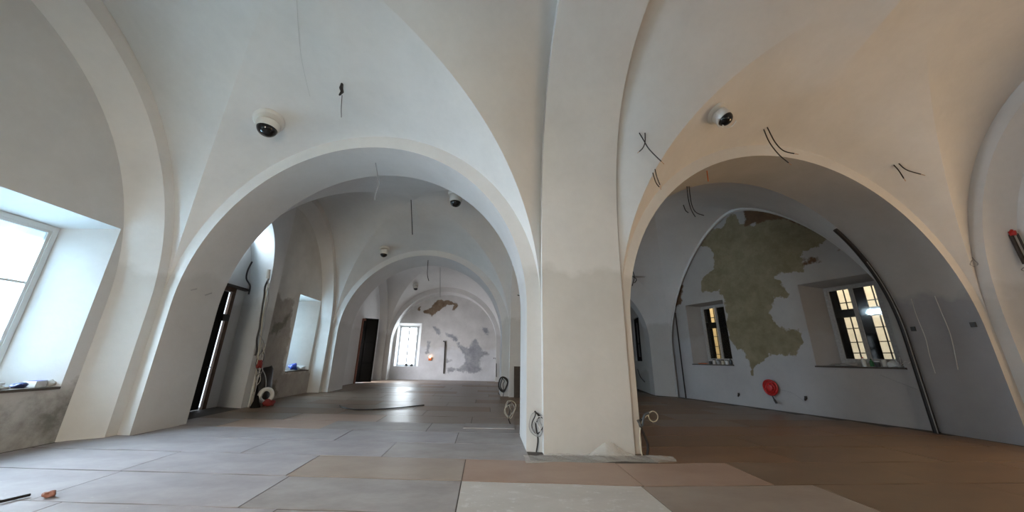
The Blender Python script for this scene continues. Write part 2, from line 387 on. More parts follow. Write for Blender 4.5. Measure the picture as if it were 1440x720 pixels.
mb.attr['render_patch'] += [-1.0] * (len(mb.v) - len(mb.attr['render_patch']))
tag(mb.build('wall_left', M['left_wall_rough'], angle=20), 'stained wall with a window niche in the second left bay', 'wall', kind='structure')
window(3, A0, A1, (1.58, 2.96, .84, 3.40), (-1, 0), .58, M['white_frame'], M['pane_mid'], 'daylit window hidden in the deep niche of the second left bay', hbars=(.62,))
# thick wall piece with the arched door niche
mb = MB(); X0 = -6.45; X1 = -7.25
ny0, ny1 = 8.45, 10.25
fr = arc((X0, ny0), (X0, ny1), 3.5, 1.75, 2); bk = arc((X1, ny0 - .1), (X1, ny1 + .27), 3.45, 1.65, 2)
mb.strip(fr, bk)
top = [Vector((p.x, p.y, 7.0)) for p in fr]; mb.strip(fr, top)
mb.quad((X0, ny1, 0), (X0, 10.72, 0), (X0, 10.72, 7), (X0, ny1, 7)); mb.quad((X0, 7.9, 0), (X0, ny0, 0), (X0, ny0, 7), (X0, 7.9, 7))
mb.quad((X0, 10.72, 0), (XL - .02, 10.72, 0), (XL - .02, 10.72, 7), (X0, 10.72, 7))
tag(mb.build('wall_left', M['plaster'], angle=40), 'white arched niche around the black door, behind the left pier', 'wall', kind='structure')
mb = MB(); D0 = (X1, 8.3); D1 = (X1, 10.7)
wall_plane(mb, D0, D1, 0, 5.6, [(.35, 1.80, 0, 3.18), (.35, 1.72, 4.3, 4.85)])
tag(mb.build('wall_left', M['plaster'], smooth=False), 'back of the door niche with a small bright opening above the door', 'wall', kind='structure')
window(4, D0, D1, (.35, 1.72, 4.3, 4.85), (-1, 0), 0.0, M['white_frame'], M['pane_mid'], 'small daylit window above the black door in the left niche', hbars=())

# --- left outer wall, third bay
mb = side_recess(B3[0], B3[3], ZL, V3[3], (.22, .22), 4.35, 2, (-6.85, 16.4), (-6.75, 22.1), 4.10, 2)
tag(mb.build('wall_left', M['plaster'], angle=40), 'pale wall arch beside the open black door', 'wall', kind='structure')
mb = MB(); E0 = (-6.85, 16.0); E1 = (-6.75, 22.6)
wall_plane(mb, E0, E1, 0, 7.0, [(3.2, 4.9, 0, 3.35)])
tag(mb.build('wall_left', M['plaster'], smooth=False), 'left wall of the third bay with the far doorway', 'wall', kind='structure')

# --- far end wall
mb = side_recess(B3[3], B3[2], ZL, V3[2], (.28, .28), 3.25, 2, (-6.0, 23.0), (.68, 22.25), 3.15, 2)
tag(mb.build('wall_back_left', M['plaster'], angle=40), 'double stepped arch framing the far end wall', 'wall', kind='structure')
mb = MB(); F0 = (-6.05, 23.02); F1 = (.75, 22.24); fh = (.25, 1.83, .79, 3.50)
n0 = len(mb.v); co = wall_plane(mb, F0, F1, 0, 6.0, [fh], .07)
BROWN = [[(1.8,4.32),(2.36,4.52),(2.52,4.85),(2.8,5.1),(3.48,5.01),(4.07,4.87),(4.18,4.73),(4.01,4.39),(3.81,4.44),(3.84,4.72),(3.4,4.81),(3.13,4.57),(2.86,4.33),(2.45,4.04),(1.91,4.18)], [(1.45, 4.35), (1.6, 4.35), (1.6, 4.55), (1.45, 4.5)]]
GREY = [[(2.61,3.25),(2.95,3.21),(3.11,2.98),(3.08,2.71),(2.88,2.84)],[(5.87,3.29),(6.16,3.2),(6.22,2.84),(5.99,2.84)],[(3.45,2.89),(4.22,2.68),(4.53,2.1),(5.0,2.01),(5.26,2.38),(5.43,2.65),(5.64,2.2),(5.89,1.85),(6.4,1.64),(5.95,1.5),(5.73,1.15),(5.85,0.63),(5.63,0.46),(5.09,0.45),(4.35,0.56),(3.81,0.51),(3.61,0.77),(3.97,0.81),(4.35,0.61),(4.78,0.96),(4.86,1.31),(4.65,1.74),(4.31,2.0),(4.24,2.36),(3.66,2.62)],[(3.66,1.29),(3.95,1.16),(3.68,1.07)], [(2.25, 1.6), (2.5, 1.6), (2.48, 2.3), (2.3, 2.3)]]
add_attr(mb, 'brown_patch', co, n0, BROWN); add_attr(mb, 'grey_patch', co, n0, GREY)
fn = Vector((F1[1] - F0[1], -(F1[0] - F0[0]))).normalized(); fn = fn if fn.y > 0 else -fn
reveal(mb, F0, F1, fh, fn, .5, (.25, 1.50, .79, 3.35))
for k in ('brown_patch', 'grey_patch'): mb.attr[k] += [-1.0] * (len(mb.v) - len(mb.attr[k]))
tag(mb.build('wall_back_left', M['far_wall'], angle=20), 'far end wall with peeling brown and grey plaster patches', 'wall', kind='structure')
window(5, F0, F1, (.25, 1.50, .79, 3.35), fn, .46, M['white_frame'], M['pane_far'], 'glaring white window in the far end wall', hbars=())
# --- right side of the third bay
mb = MB(); pr = arc((.95, 15.2), (.95, 21.6), ZL, 4.6); mb.strip(pr, [Vector((p.x, p.y, 0)) for p in pr])
tag(mb.build('wall_arcade', M['plaster'], smooth=False), 'plain wall on the right side of the third left bay', 'wall', kind='structure')

# --- right room: window wall
Wa = Vector((7.83, 14.12)); Wb = Vector((9.97, 7.30)); wn = Vector((Wb.y - Wa.y, -(Wb.x - Wa.x))).normalized(); wn = wn if wn.x > 0 else -wn
wlen = (Wb - Wa).length
mb = side_recess(R2[2], R2[1], ZR, W2[1], (.10, .0), 4.72, 1.6, R2[2] + wn * .10, R2[1] + wn * .10, 4.70, 1.6)
tag(mb.build('wall_right', M['plaster'], angle=40), 'rim of plaster along the stripped lunette in the right room', 'wall', kind='structure')
mb = MB(); Q0 = Wa + wn * .10 + Vector((-.31, .954)) * 0.0; Q1 = Wb + wn * .10
rh = [(.93, 2.58, 1.29, 3.60), (5.05, 6.82, 1.32, 3.68)]; ri = [(1.15, 2.42, 1.40, 3.55), (5.38, 6.62, 1.42, 3.56)]
n0 = len(mb.v); co = wall_plane(mb, Q0, Q1, 0, 6.9, rh, .06)
BARE = [[(1.94,5.93),(2.46,5.62),(2.51,5.17),(2.45,4.84),(1.82,4.47),(1.78,4.04),(2.47,3.92),(2.7,3.62),(2.61,2.85),(2.58,2.23),(2.68,2.05),(3.1,1.61),(3.18,1.0),(3.38,1.34),(3.61,1.46),(3.95,1.68),(4.56,1.61),(4.85,2.02),(4.8,2.33),(4.51,2.39),(4.19,2.55),(4.12,2.94),(4.36,3.41),(4.75,3.31),(4.75,3.57),(4.49,4.04),(4.71,4.11),(5.34,4.08),(5.3,4.54),(5.42,4.68),(5.93,4.75),(6.29,4.89),(5.66,5.81),(5.15,6.28),(4.57,6.53),(4.45,6.13),(4.18,5.99),(3.71,6.19),(3.65,6.58),(3.45,6.67),(3.04,6.3),(2.5,6.38)]]
BRICK_SHADE = [[(.35, 3.6), (.75, 3.7), (.9, 4.4), (.7, 4.9), (.35, 4.3)], [(3.9, 6.05), (4.9, 5.95), (5.6, 5.45), (6.1, 4.95), (6.5, 4.95), (6.0, 6.0), (5.2, 6.8), (3.9, 6.9)], [(6.2, 4.45), (6.7, 4.45), (6.75, 4.6), (6.3, 4.62)], [(5.35, 4.25), (5.7, 4.25), (5.7, 4.4), (5.4, 4.4)]]  # second outline is mostly shade at the wall top, painted dark brown
add_attr(mb, 'bare_patch', co, n0, BARE); add_attr(mb, 'brick_shade_patch', co, n0, BRICK_SHADE)
for h, i_ in zip(rh, ri): reveal(mb, Q0, Q1, h, wn, .60, i_)
for k in ('bare_patch', 'brick_shade_patch'): mb.attr[k] += [-1.0] * (len(mb.v) - len(mb.attr[k]))
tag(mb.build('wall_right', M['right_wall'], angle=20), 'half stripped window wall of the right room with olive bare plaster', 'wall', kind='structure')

# --- right room: pier, far arch and the room beyond
mb = MB(); a0 = (2.5, 13.75); b0 = (7.2, 14.65)
inF = arc(a0, b0, 2.2, 2.45); 
outF = arc(R2[3], (7.50, 14.00), ZR, 3.4)
inB = arc((2.5, 14.3), (7.28, 15.2), 2.2, 2.40)
mb.strip(arc(R2[3], R2[2], ZR, W2[2][0], W2[2][1]), inF); mb.strip(inF, inB)
tag(mb.build('wall_middle_right', M['plaster'], angle=40), 'yellowish pier and low arch at the far end of the right room', 'wall', kind='structure')
mb = MB(); G0 = (7.28, 15.15); G1 = (8.45, 20.4); gn = Vector((.976, -.217)); gh = (1.15, 2.7, 1.36, 3.5)
wall_plane(mb, G0, G1, 0, 5.2, [gh]); reveal(mb, G0, G1, gh, gn, .15, gh)
mb.quad((0.95, 20.4, 0), (8.6, 20.4, 0), (8.6, 20.4, 5.2), (.95, 20.4, 5.2)); mb.quad((2.3, 13.7, 0), (2.3, 20.4, 0), (2.3, 20.4, 5.2), (2.3, 13.7, 5.2))
mb.quad((0.95, 13.7, 4.9), (8.6, 13.7, 4.9), (8.6, 20.5, 4.9), (.95, 20.5, 4.9))
tag(mb.build('wall_right', M['lunette'], smooth=False), 'dim bluish walls of the room beyond the low arch', 'wall', kind='structure')

# --- right outer wall, first bay
XR = 10.72
mb = side_recess(R1[1], R1[2], ZR, W1[1], (.20, .20), 4.82, 2.3, (XR, 5.75), (XR, .2), 4.60, 2.3)
tag(mb.build('wall_right', M['plaster'], angle=40), 'beige wall arch at the right edge', 'wall', kind='structure')
mb = MB(); H0 = (XR, 6.0); H1 = (XR, -.2); hh = (1.6, 4.2, 1.2, 3.7)
wall_plane(mb, H0, H1, 0, 7.4, [hh]); reveal(mb, H0, H1, hh, (1, 0), .6, (1.8, 4.0, 1.25, 3.6))
tag(mb.build('wall_right', M['plaster'], smooth=False), 'beige wall with a cable duct at the right edge', 'wall', kind='structure')
window(6, H0, H1, (1.8, 4.0, 1.25, 3.6), (1, 0), .56, M['white_frame'], M['pane_warm'], 'warmly lit window in the right wall beside the camera')

# --- wall behind the camera
mb = MB(); K0 = (-6.9, -.95); K1 = (10.9, -.95); kh = [(3.2, 5.2, .84, 3.5), (12.4, 14.4, 1.2, 3.6)]
wall_plane(mb, K0, K1, 0, 7.6, kh)
for h in kh: reveal(mb, K0, K1, h, (0, -1), .6, (h[0] + .2, h[1] - .2, h[2], h[3] - .15))
mb.quad((.95, -.60, 0), (2.35, -.60, 0), (2.35, -.60, 7), (.95, -.60, 7))
tag(mb.build('wall_front', M['plaster'], smooth=False), 'wall behind the camera', 'wall', kind='structure')
window(7, K0, K1, (3.4, 5.0, .84, 3.35), (0, -1), .56, M['white_frame'], M['pane_back'], 'added fill-light window behind the camera on the left')  # added, unseen: lets light from behind reach the pillar and arches
window(8, K0, K1, (12.6, 14.2, 1.2, 3.45), (0, -1), .56, M['white_frame'], M['pane_warm_back'], 'added warm fill-light window behind the camera on the right')  # added, unseen: its glowing pane gives warm fill from behind

# ------------------------------------------------------------------ windows and lit yard of the right room
M['grey_frame'] = mat('weathered grey window paint', (0.30, 0.29, 0.28), 0.55, noise=.15, nscale=20)
M['iron'] = mat('black iron', (0.015, 0.014, 0.013), 0.5)
def glass_mat():
    m = bpy.data.materials.new('window glass'); m.use_nodes = True; nt = m.node_tree; nt.nodes.remove(nt.nodes['Principled BSDF'])
    t = nt.nodes.new('ShaderNodeBsdfTransparent'); g = nt.nodes.new('ShaderNodeBsdfGlossy'); g.inputs['Roughness'].default_value = .05
    t.inputs[0].default_value = (.85, .87, .86, 1); x = nt.nodes.new('ShaderNodeMixShader'); x.inputs[0].default_value = .06
    nt.links.new(t.outputs[0], x.inputs[1]); nt.links.new(g.outputs[0], x.inputs[2]); nt.links.new(x.outputs[0], nt.nodes['Material Output'].inputs[0]); return m
M['glass'] = glass_mat()
def grille(root, F, w, h, d0, d1, mid=True):
    """dark outer reveal, black shutter posts and iron bars behind the sashes, as parts of the window"""
    r = MB()
    for lo, hi in (((-.12, d0, -.1), (0.0, d1, h + .1)), ((w, d0, -.1), (w + .12, d1, h + .1)), ((0, d0, h), (w, d1, h + .1)), ((0, d0, -.1), (w, d1, 0))): r.box(lo, hi, F)
    r.build('outer_reveal', M['black'], root, smooth=False)
    for a, b in ((0, .10), (.33, .60)):
        p = MB(); p.box((w * a, d1 - .08, 0), (w * b, d1 - .05, h), F); p.build('shutter', M['black'], root, smooth=False)
    t = MB(); t.box((0, d1 - .22, h * .60), (w, d1, h * .70), F); t.build('transom', M['black'], root, smooth=False)
    g = MB()
    for q in (.13, .27, .45, .80): g.box((0, d1 - .03, h * q - .012), (w, d1 - .005, h * q + .012), F)
    for q in (.215, .73): g.box((w * q - .012, d1 - .045, 0), (w * q + .012, d1 - .02, h), F)
    g.build('iron_grille', M['iron'], root, smooth=False)
rt, F_ = window(9, Q0, Q1, ri[0], wn, .56, M['grey_frame'], M['glass'], 'smaller dark window of the right room with a black grille', hbars=())
grille(rt, F_, ri[0][1] - ri[0][0], ri[0][3] - ri[0][2], .08, .42)
rt, F_ = window(10, Q0, Q1, ri[1], wn, .56, M['grey_frame'], M['glass'], 'larger grey double window of the right room with a black grille', hbars=())
grille(rt, F_, ri[1][1] - ri[1][0], ri[1][3] - ri[1][2], .08, .50)
M['dark_glass'] = mat('night dark glass', (0.02, 0.022, 0.025), 0.15)
window(11, G0, G1, gh, gn, .10, M['black'], M['dark_glass'], 'narrow black window in the dim room beyond the low arch', hbars=(.4,), fw=.16)
# the facade across the yard, lit by a lamp of its own
M['ochre'] = mat('ochre facade', (0.74, 0.56, 0.30), 0.9, noise=.1)
M['cream'] = mat('cream facade', (0.78, 0.72, 0.60), 0.9, noise=.1)
mb = MB(); fo = Q0 + wn * 4.2; fu = (Q1 - Q0).normalized(); MF = Matrix(((fu.x, wn.x, 0, fo.x), (fu.y, wn.y, 0, fo.y), (0, 0, 1, 0), (0, 0, 0, 1)))
mb.box((-9.0, 0, -.5), (2.2, .3, 9), MF); tag(mb.build('wall_yard', M['ochre'], smooth=False), 'ochre facade glimpsed through the right windows', 'wall', kind='structure')
mb = MB(); mb.box((2.2, -.1, -.5), (12.0, .3, 9), MF); tag(mb.build('wall_yard', M['cream'], smooth=False), 'cream facade glimpsed through the larger right window', 'wall', kind='structure')
for nm, s0, pw in (('yard_lamp', 0.3, YARD_A), ('yard_lamp', 5.5, YARD_B)):
    ld = bpy.data.lights.new(nm, 'AREA'); ld.shape = 'RECTANGLE'; ld.size = 3.0; ld.size_y = 1.2; ld.energy = pw; ld.color = (1.0, .78, .50)
    lo = bpy.data.objects.new(nm, ld); COL.objects.link(lo); p = Q0 + fu * s0 + wn * 1.6; lo.location = (p.x, p.y, 5.6)
    lo.rotation_euler = Vector((wn.x * .8, wn.y * .8, -1)).to_track_quat('-Z', 'Y').to_euler()

# ------------------------------------------------------------------ doors
M['brown_door'] = mat('dark brown door frame', (0.085, 0.05, 0.032), 0.6, noise=.3, nscale=10)
d1 = empty('door_1', (X1, 9.4, 0)); tag(d1, 'black wooden door ajar in the niche behind the left pier', 'door', kind='structure')
mb = MB(); mb.box((X1 - .06, 8.66, 0), (X1 + .04, 8.76, 3.18)); mb.box((X1 - .04, 9.985, 0), (X1 + .02, 10.12, 3.18)); mb.box((X1 - .06, 8.76, 3.06), (X1 + .07, 9.985, 3.18))
mb.build('frame', M['brown_door'], d1, smooth=False)
mb = MB(); mb.box((X1 - .04, 8.78, .02), (X1 + .01, 9.875, 3.05))
for a in (.15, 1.15, 2.15): mb.box((X1 + .01, 8.88, a), (X1 + .025, 9.74, a + .8))
lf = mb.build('leaf', M['black'], d1, smooth=False)
mb = MB(); mb.box((X1 + .0, 9.78, 2.25), (X1 + .09, 10.02, 2.43)); mb.tube([(X1 + .06, 9.78, 1.05), (X1 + .10, 9.78, 1.05), (X1 + .10, 9.66, 1.05)], .012); mb.build('latch', M['iron'], lf, smooth=False)
mb = MB(); mb.box((X1 - .02, 8.60, 3.18), (X1 + .16, 10.46, 3.24)); mb.build('lintel', M['dark_wood'], d1, smooth=False)
settle(d1)
d2 = empty('door_2', (-6.65, 19.7, 0)); tag(d2, 'tall black door leaf swung open in the far bay', 'door', kind='structure')
u2 = Vector((1.05, .62)).normalized(); M2 = Matrix(((u2.x, -u2.y, 0, -7.22), (u2.y, u2.x, 0, 19.33), (0, 0, 1, 0), (0, 0, 0, 1)))
mb = MB(); mb.box((0, 0, .04), (1.24, .06, 3.42), M2); lf = mb.build('leaf', M['black'], d2, smooth=False)
M['dull_black'] = mat('dull black panel', (0.010, 0.009, 0.008), .75, spec=.12)
mb = MB()
for a, b in ((.12, .95), (1.07, 2.05), (2.17, 3.25)):
    for c0, c1 in ((.1, .58), (.66, 1.14)): mb.box((c0, -.015, a), (c1, 0, b), M2)
mb.build('panels', M['dull_black'], lf, smooth=False)
M['door_red'] = mat('reddish door jamb', (0.22, 0.09, 0.06), .6)
mb = MB(); mb.box((-6.86, 19.18, 0), (-6.74, 19.30, 3.35)); mb.box((-6.86, 20.90, 0), (-6.74, 21.0, 3.35)); mb.box((-6.86, 19.3, 3.27), (-6.74, 20.9, 3.37)); mb.build('frame', M['door_red'], d2, smooth=False)

settle(d2)
# ------------------------------------------------------------------ floor
M['screed'] = mat('floor under the boards', (0.05, 0.04, 0.032), 0.6, noise=.2)
mb = MB(); mb.box((-7.6, -1.2, -.1), (11.5, 24, 0))
tag(mb.build('floor', M['screed'], smooth=False), 'dark gaps of bare floor between the hardboard sheets', 'floor', kind='structure')
def board(name, c, c2, rough, dust, scale=1.4, streak=0.0):
    m = bpy.data.materials.new(name); m.use_nodes = True; nt = m.node_tree; N = nt.nodes; L = nt.links; b = N['Principled BSDF']
    tc = N.new('ShaderNodeTexCoord'); mp = N.new('ShaderNodeMapping'); mp.inputs['Scale'].default_value = (1, 1.8, 1); L.new(tc.outputs['Object'], mp.inputs[0])
    n = N.new('ShaderNodeTexNoise'); n.inputs['Scale'].default_value = scale; n.inputs['Detail'].default_value = 8; n.inputs['Roughness'].default_value = .65; L.new(mp.outputs[0], n.inputs['Vector'])
    r = N.new('ShaderNodeMapRange'); r.inputs[1].default_value = .36; r.inputs[2].default_value = .64; L.new(n.outputs['Fac'], r.inputs[0])
    x = N.new('ShaderNodeMix'); x.data_type = 'RGBA'; x.inputs[6].default_value = (*c, 1); x.inputs[7].default_value = (*c2, 1); L.new(r.outputs[0], x.inputs[0])
    n2 = N.new('ShaderNodeTexNoise'); n2.inputs['Scale'].default_value = 5; n2.inputs['Detail'].default_value = 10; n2.inputs['Roughness'].default_value = .75; L.new(mp.outputs[0], n2.inputs['Vector'])
    r2 = N.new('ShaderNodeMapRange'); r2.inputs[1].default_value = dust; r2.inputs[2].default_value = dust + .05; L.new(n2.outputs['Fac'], r2.inputs[0])
    y = N.new('ShaderNodeMix'); y.data_type = 'RGBA'; y.inputs[7].default_value = (.55, .53, .51, 1); L.new(r2.outputs[0], y.inputs[0]); L.new(x.outputs[2], y.inputs[6])
    L.new(y.outputs[2], b.inputs['Base Color'])
    r3 = N.new('ShaderNodeMapRange'); r3.inputs[3].default_value = rough - .08; r3.inputs[4].default_value = rough + .10; L.new(n.outputs['Fac'], r3.inputs[0]); L.new(r3.outputs[0], b.inputs['Roughness'])
    bp = N.new('ShaderNodeBump'); bp.inputs['Strength'].default_value = .15; bp.inputs['Distance'].default_value = .004
    n3 = N.new('ShaderNodeTexNoise'); n3.inputs['Scale'].default_value = 2.2; n3.inputs['Detail'].default_value = 3; L.new(tc.outputs['Object'], n3.inputs['Vector']); L.new(n3.outputs['Fac'], bp.inputs['Height']); L.new(bp.outputs[0], b.inputs['Normal'])
    return m
BD = {'dusty': board('dusty pale hardboard', (.245, .225, .23), (.335, .31, .315), .52, .64),
      'white': board('whitened hardboard', (.43, .40, .37), (.50, .47, .44), .55, .55),
      'umber': board('dusty umber hardboard', (.25, .195, .16), (.31, .255, .215), .50, .70),
      'grey': board('greyish hardboard', (.225, .20, .19), (.32, .295, .285), .50, .68),
      'tan': board('tan hardboard', (.30, .20, .15), (.35, .25, .195), .45, .80),
      'brown': board('brown hardboard', (.15, .098, .06), (.20, .135, .088), .45, .80),
      'dark': board('worn dark hardboard', (.13, .092, .062), (.19, .145, .11), .36, .76),
      'rust': board('rust brown hardboard', (.17, .095, .048), (.21, .125, .07), .40, .85)}
NAME = {'umber': 'dusty umber', 'dusty': 'pale dusty', 'white': 'whitened', 'grey': 'greyish', 'tan': 'tan', 'brown': 'brown', 'dark': 'dark worn', 'rust': 'rust-brown'}
def xspan(y):
    """free stretches of floor at depth y (y measured at the pillar)"""
    if y < 5.2: return [(-6.72, 10.66)]
    if y < 6.05: return [(-6.70, .71), (2.52, 9.9)]
    if y < 7.0: return [(-6.04, .71), (2.52, 9.85)]
    if y < 13.3: return [(-6.40 if y < 9.6 else -6.72, 9.95 - .314 * (y + .9 - 7.3) - .12)]
    if y < 14.9: return [(-6.0, .60), (2.6, 7.05)]
    return [(-6.70, .90), (2.45, 7.2)]
JO = {-1: [-4.35, -2.28, -.22, 1.86, 3.97, 6.1, 8.2], 0: [-4.40, -2.33, -.22, 1.89, 3.50, 5.6, 7.7, 9.8], 1: [-3.52, -1.44, 4.70, 7.03, 9.1], 2: [-4.6, -2.52, -.45, 4.88, 7.1, 9.2]}
skew = lambda x: max(0.0, 2 - x) * .107
ORD = 'first second third fourth fifth sixth seventh eighth ninth tenth eleventh twelfth thirteenth fourteenth fifteenth sixteenth seventeenth eighteenth nineteenth twentieth'.split()
rnd = random.Random(11); nsheet = 0; used = {}
for k in range(-4, 20):
    ya = 4.34 + .887 * k; yb = ya + .880
    js = JO.get(k) or [-6.9 + 2.1 * i + (.35, 1.2, .8, 1.6)[k % 4] for i in range(9)]
    for (xa, xb) in xspan(ya):
        cuts = [xa] + [j for j in js if xa + .25 < j < xb - .25] + [xb]
        for c0, c1 in zip(cuts, cuts[1:]):
            xm = (c0 + c1) / 2; g = .003 + rnd.random() * .007
            if k <= 0:
                kind = 'dusty' if xm < -2.3 else ('umber' if k == 0 else 'grey') if xm < -.25 else ('white' if k == -1 and xm < 1.5 else 'tan' if k == 0 and xm < 3 else 'umber' if k < 0 and xm < 4.5 else 'brown')
            elif k <= 2: kind = 'dusty' if xm < -1.3 else 'grey' if xm < 1 else ('rust' if xm < 5.5 and k == 1 else 'brown')
            elif k == 3: kind = rnd.choice(['grey', 'grey', 'tan']) if xm < 1 else 'rust'
            elif xm < 1: kind = rnd.choice(['dark', 'dark', 'dark', 'brown'] if k > 4 else ['dark', 'dark', 'tan'])
            else: kind = rnd.choice(['brown', 'dark'])
            mb = MB(); n = 8; z0 = .001; th = .0045 + rnd.random() * .003
            lf_, rt_ = c0 + g, c1 - g; wav = rnd.random() * 6; warp = []
            rows = []
            for y_ in (ya + g, yb - g):
                rows.append([(lf_ + (rt_ - lf_) * i / n, y_ + skew(lf_ + (rt_ - lf_) * i / n) + .006 * math.sin(i * 1.3 + wav + y_), z0 + th) for i in range(n + 1)])
            mb.grid([rows[0], rows[1]]); mb.grid([[(x, y, z0) for x, y, z in rows[0]], rows[0]]); mb.grid([rows[1], [(x, y, z0) for x, y, z in rows[1]]])
            mb.quad(rows[0][0], rows[1][0], (rows[1][0][0], rows[1][0][1], z0), (rows[0][0][0], rows[0][0][1], z0)); mb.quad(rows[0][-1], (rows[0][-1][0], rows[0][-1][1], z0), (rows[1][-1][0], rows[1][-1][1], z0), rows[1][-1])
            o = mb.build('hardboard_sheet', BD[kind], smooth=False, loc=((c0 + c1) / 2, (ya + yb) / 2 + skew(xm), 0))
            col_ = used.get(k, 0) + 1; used[k] = col_
            row_ = '%s row before the pillar' % ORD[-k] if k <= 0 else '%s row past the pillar face' % ORD[k - 1]
            tag(o, '%s hardboard floor sheet, %s, %s from the left' % (NAME[kind], row_, ORD[col_ - 1]), 'floor sheet', group='hardboard sheets laid over the floor'); nsheet += 1
# one loose board lying on top by the pillar
mb = MB(); mb.box((-.50, -.22, 0), (.55, .24, .022)); o = mb.build('loose_board', BD['grey'], smooth=False); o.location = (.12, 7.78, .010); o.rotation_euler = (0, 0, -.06)
tag(o, 'short loose grey board lying on the floor beside the arch foot', 'board')

# ------------------------------------------------------------------ cables and wires
WIRES = {
   'A': [[(2.729,5.133,5.483),(2.78,5.103,5.309),(2.857,5.082,5.101),(3.048,5.067,4.85)],[(2.825,5.106,5.47),(2.798,5.094,5.258),(2.729,5.066,5.111),(2.634,5.027,5.003)]],
   'B': [[(2.981,5.278,4.739),(3.004,5.26,4.537),(3.035,5.217,4.414)],[(3.017,5.254,4.802),(3.026,5.234,4.612),(3.045,5.204,4.45)]],
   'C': [[(4.666,6.829,5.404),(4.655,6.832,5.067),(4.675,6.816,4.785),(4.722,6.773,4.588)],[(4.779,6.913,5.457),(4.787,6.94,5.034),(4.838,6.912,4.782),(4.981,6.836,4.664)],[(4.49,6.80,4.89),(4.49,6.75,4.73),(4.50,6.68,4.64)]],
   'D': [[(5.668,5.53,6.091),(5.728,5.532,5.782),(5.858,5.522,5.494),(5.994,5.489,5.282)],[(5.715,5.487,6.114),(5.82,5.498,5.764),(5.93,5.468,5.547),(6.074,5.401,5.445)]],
   'E': [[(8.584,5.639,5.494),(8.591,5.598,5.331),(8.597,5.569,5.129)],[(8.635,5.586,5.499),(8.7,5.545,5.324),(8.893,5.481,5.196)]],
   'F': [[(-2.835,5.228,6.211),(-2.783,5.202,6.029),(-2.785,5.164,5.898)],[(-2.921,5.466,6.163),(-2.892,5.464,5.9),(-2.849,5.456,5.655)]],
   'ORANGE': [[(4.685,6.106,5.393),(4.668,6.098,5.125)]],
   'G528': [[(-2.694,6.986,5.664),(-2.603,6.978,5.35),(-2.533,6.937,5.149),(-2.57,6.936,4.844),(-2.549,6.888,4.682)]],
   'G578': [[(-2.808,10.928,6.674),(-2.727,10.967,6.043),(-2.646,11.009,5.403)]],
   'G602': [[(-2.74,14.81,5.584),(-2.716,14.81,4.954),(-2.609,14.717,4.611)]],
   'G619': [[(-2.87,19.553,6.51),(-2.798,19.611,5.487),(-2.735,19.589,4.724)]],
   'HAIR': [[(-3.032,3.938,6.506),(-3.201,4.343,6.422),(-3.361,4.793,6.313),(-3.454,5.164,6.212),(-3.522,5.502,6.118)]],
   'J1': [[(9.819,6.978,2.869),(9.887,7.032,2.469),(9.918,7.029,1.993),(9.916,7.057,1.607),(9.916,7.062,1.231)]],
   'J2': [[(9.849,6.576,2.865),(9.915,6.604,2.497),(9.948,6.611,2.044),(9.946,6.66,1.533),(9.944,6.685,1.318)]],
   'CM': [[(10.148,5.973,3.587),(10.188,5.983,3.528),(10.188,5.954,3.442),(10.204,6.018,3.399),(10.022,5.969,3.423),(10.117,5.971,3.523)]],
   'NICHE': [[(-7.061,10.198,4.037),(-7.148,10.238,3.781),(-7.139,10.254,3.525),(-6.987,10.251,3.315),(-6.967,10.251,3.061)]],
   'W890': [[(6.221,13.6,5.162),(6.284,13.6,4.816),(6.155,13.6,4.437)],[(6.195,13.6,4.876),(6.37,13.6,4.725),(6.261,13.6,4.565)]],
   'M1': [[(-6.054,7.242,2.625),(-6.041,7.349,2.675)]],
   'M2': [[(-6.038,7.599,2.586),(-6.023,7.729,2.657)]],
   'PIPE': [[(10.595,5.594,3.976),(10.696,5.602,3.784),(10.708,5.605,3.557)]],
   'BUNDLE': [[(-6.4,10.02,3.579),(-6.4,9.996,3.112),(-6.4,10.088,2.515),(-6.4,10.149,1.927),(-6.4,10.238,1.353)],[(-6.4,10.001,3.363),(-6.4,10.047,2.711),(-6.4,10.179,1.929),(-6.4,10.347,0.974),(-6.4,10.487,0.028)],[(-6.4,10.018,3.494),(-6.4,10.232,2.739),(-6.4,10.301,1.937),(-6.4,10.484,1.354),(-6.4,10.536,0.872)],[(-6.4,10.089,1.923),(-6.4,10.476,1.55),(-6.4,10.528,1.064),(-6.4,10.904,0.564),(-6.4,10.786,0.194)]],
   'RW': [[(9.095,10.382,0.604),(9.196,10.06,0.534),(9.282,9.788,0.312)],[(9.551,8.928,1.24),(10.06,8.867,1.408),(9.823,8.062,1.138),(9.986,7.544,0.855)]],
   'FC': [[(7.773,17.415,0.972),(7.664,16.929,0.621),(7.486,16.131,0.441)]],
   'HOOK': [[(0.542,22.252,1.366),(0.677,22.236,1.368),(0.712,21.614,1.035),(0.734,21.612,0.293)]],
   'H730': [[(1.214,13.224,3.82),(1.30,13.10,3.78)]]
}
M['cable_black'] = mat('black cable sheath', (0.012, 0.010, 0.010), .45)
M['cable_white'] = mat('white cable sheath', (0.62, 0.61, 0.58), .5)
M['cable_grey'] = mat('grey cable sheath', (0.30, 0.30, 0.30), .5)
M['hair'] = mat('pale grey thread', (0.42, 0.42, 0.41), .6)
M['cable_beige'] = mat('beige cable sheath', (0.50, 0.46, 0.36), .5)
M['orange'] = mat('orange cable sheath', (0.55, 0.13, 0.03), .5)
M['red'] = mat('red plastic', (0.42, 0.012, 0.010), .35)
M['dark_red'] = mat('dull red cloth', (0.20, 0.018, 0.014), .7)
M['navy'] = mat('navy rubber', (0.015, 0.025, 0.09), .5)
M['blue'] = mat('blue plastic', (0.03, 0.06, 0.32), .4)
M['copper'] = mat('bare copper', (0.55, 0.30, 0.16), .35, metal=.8)
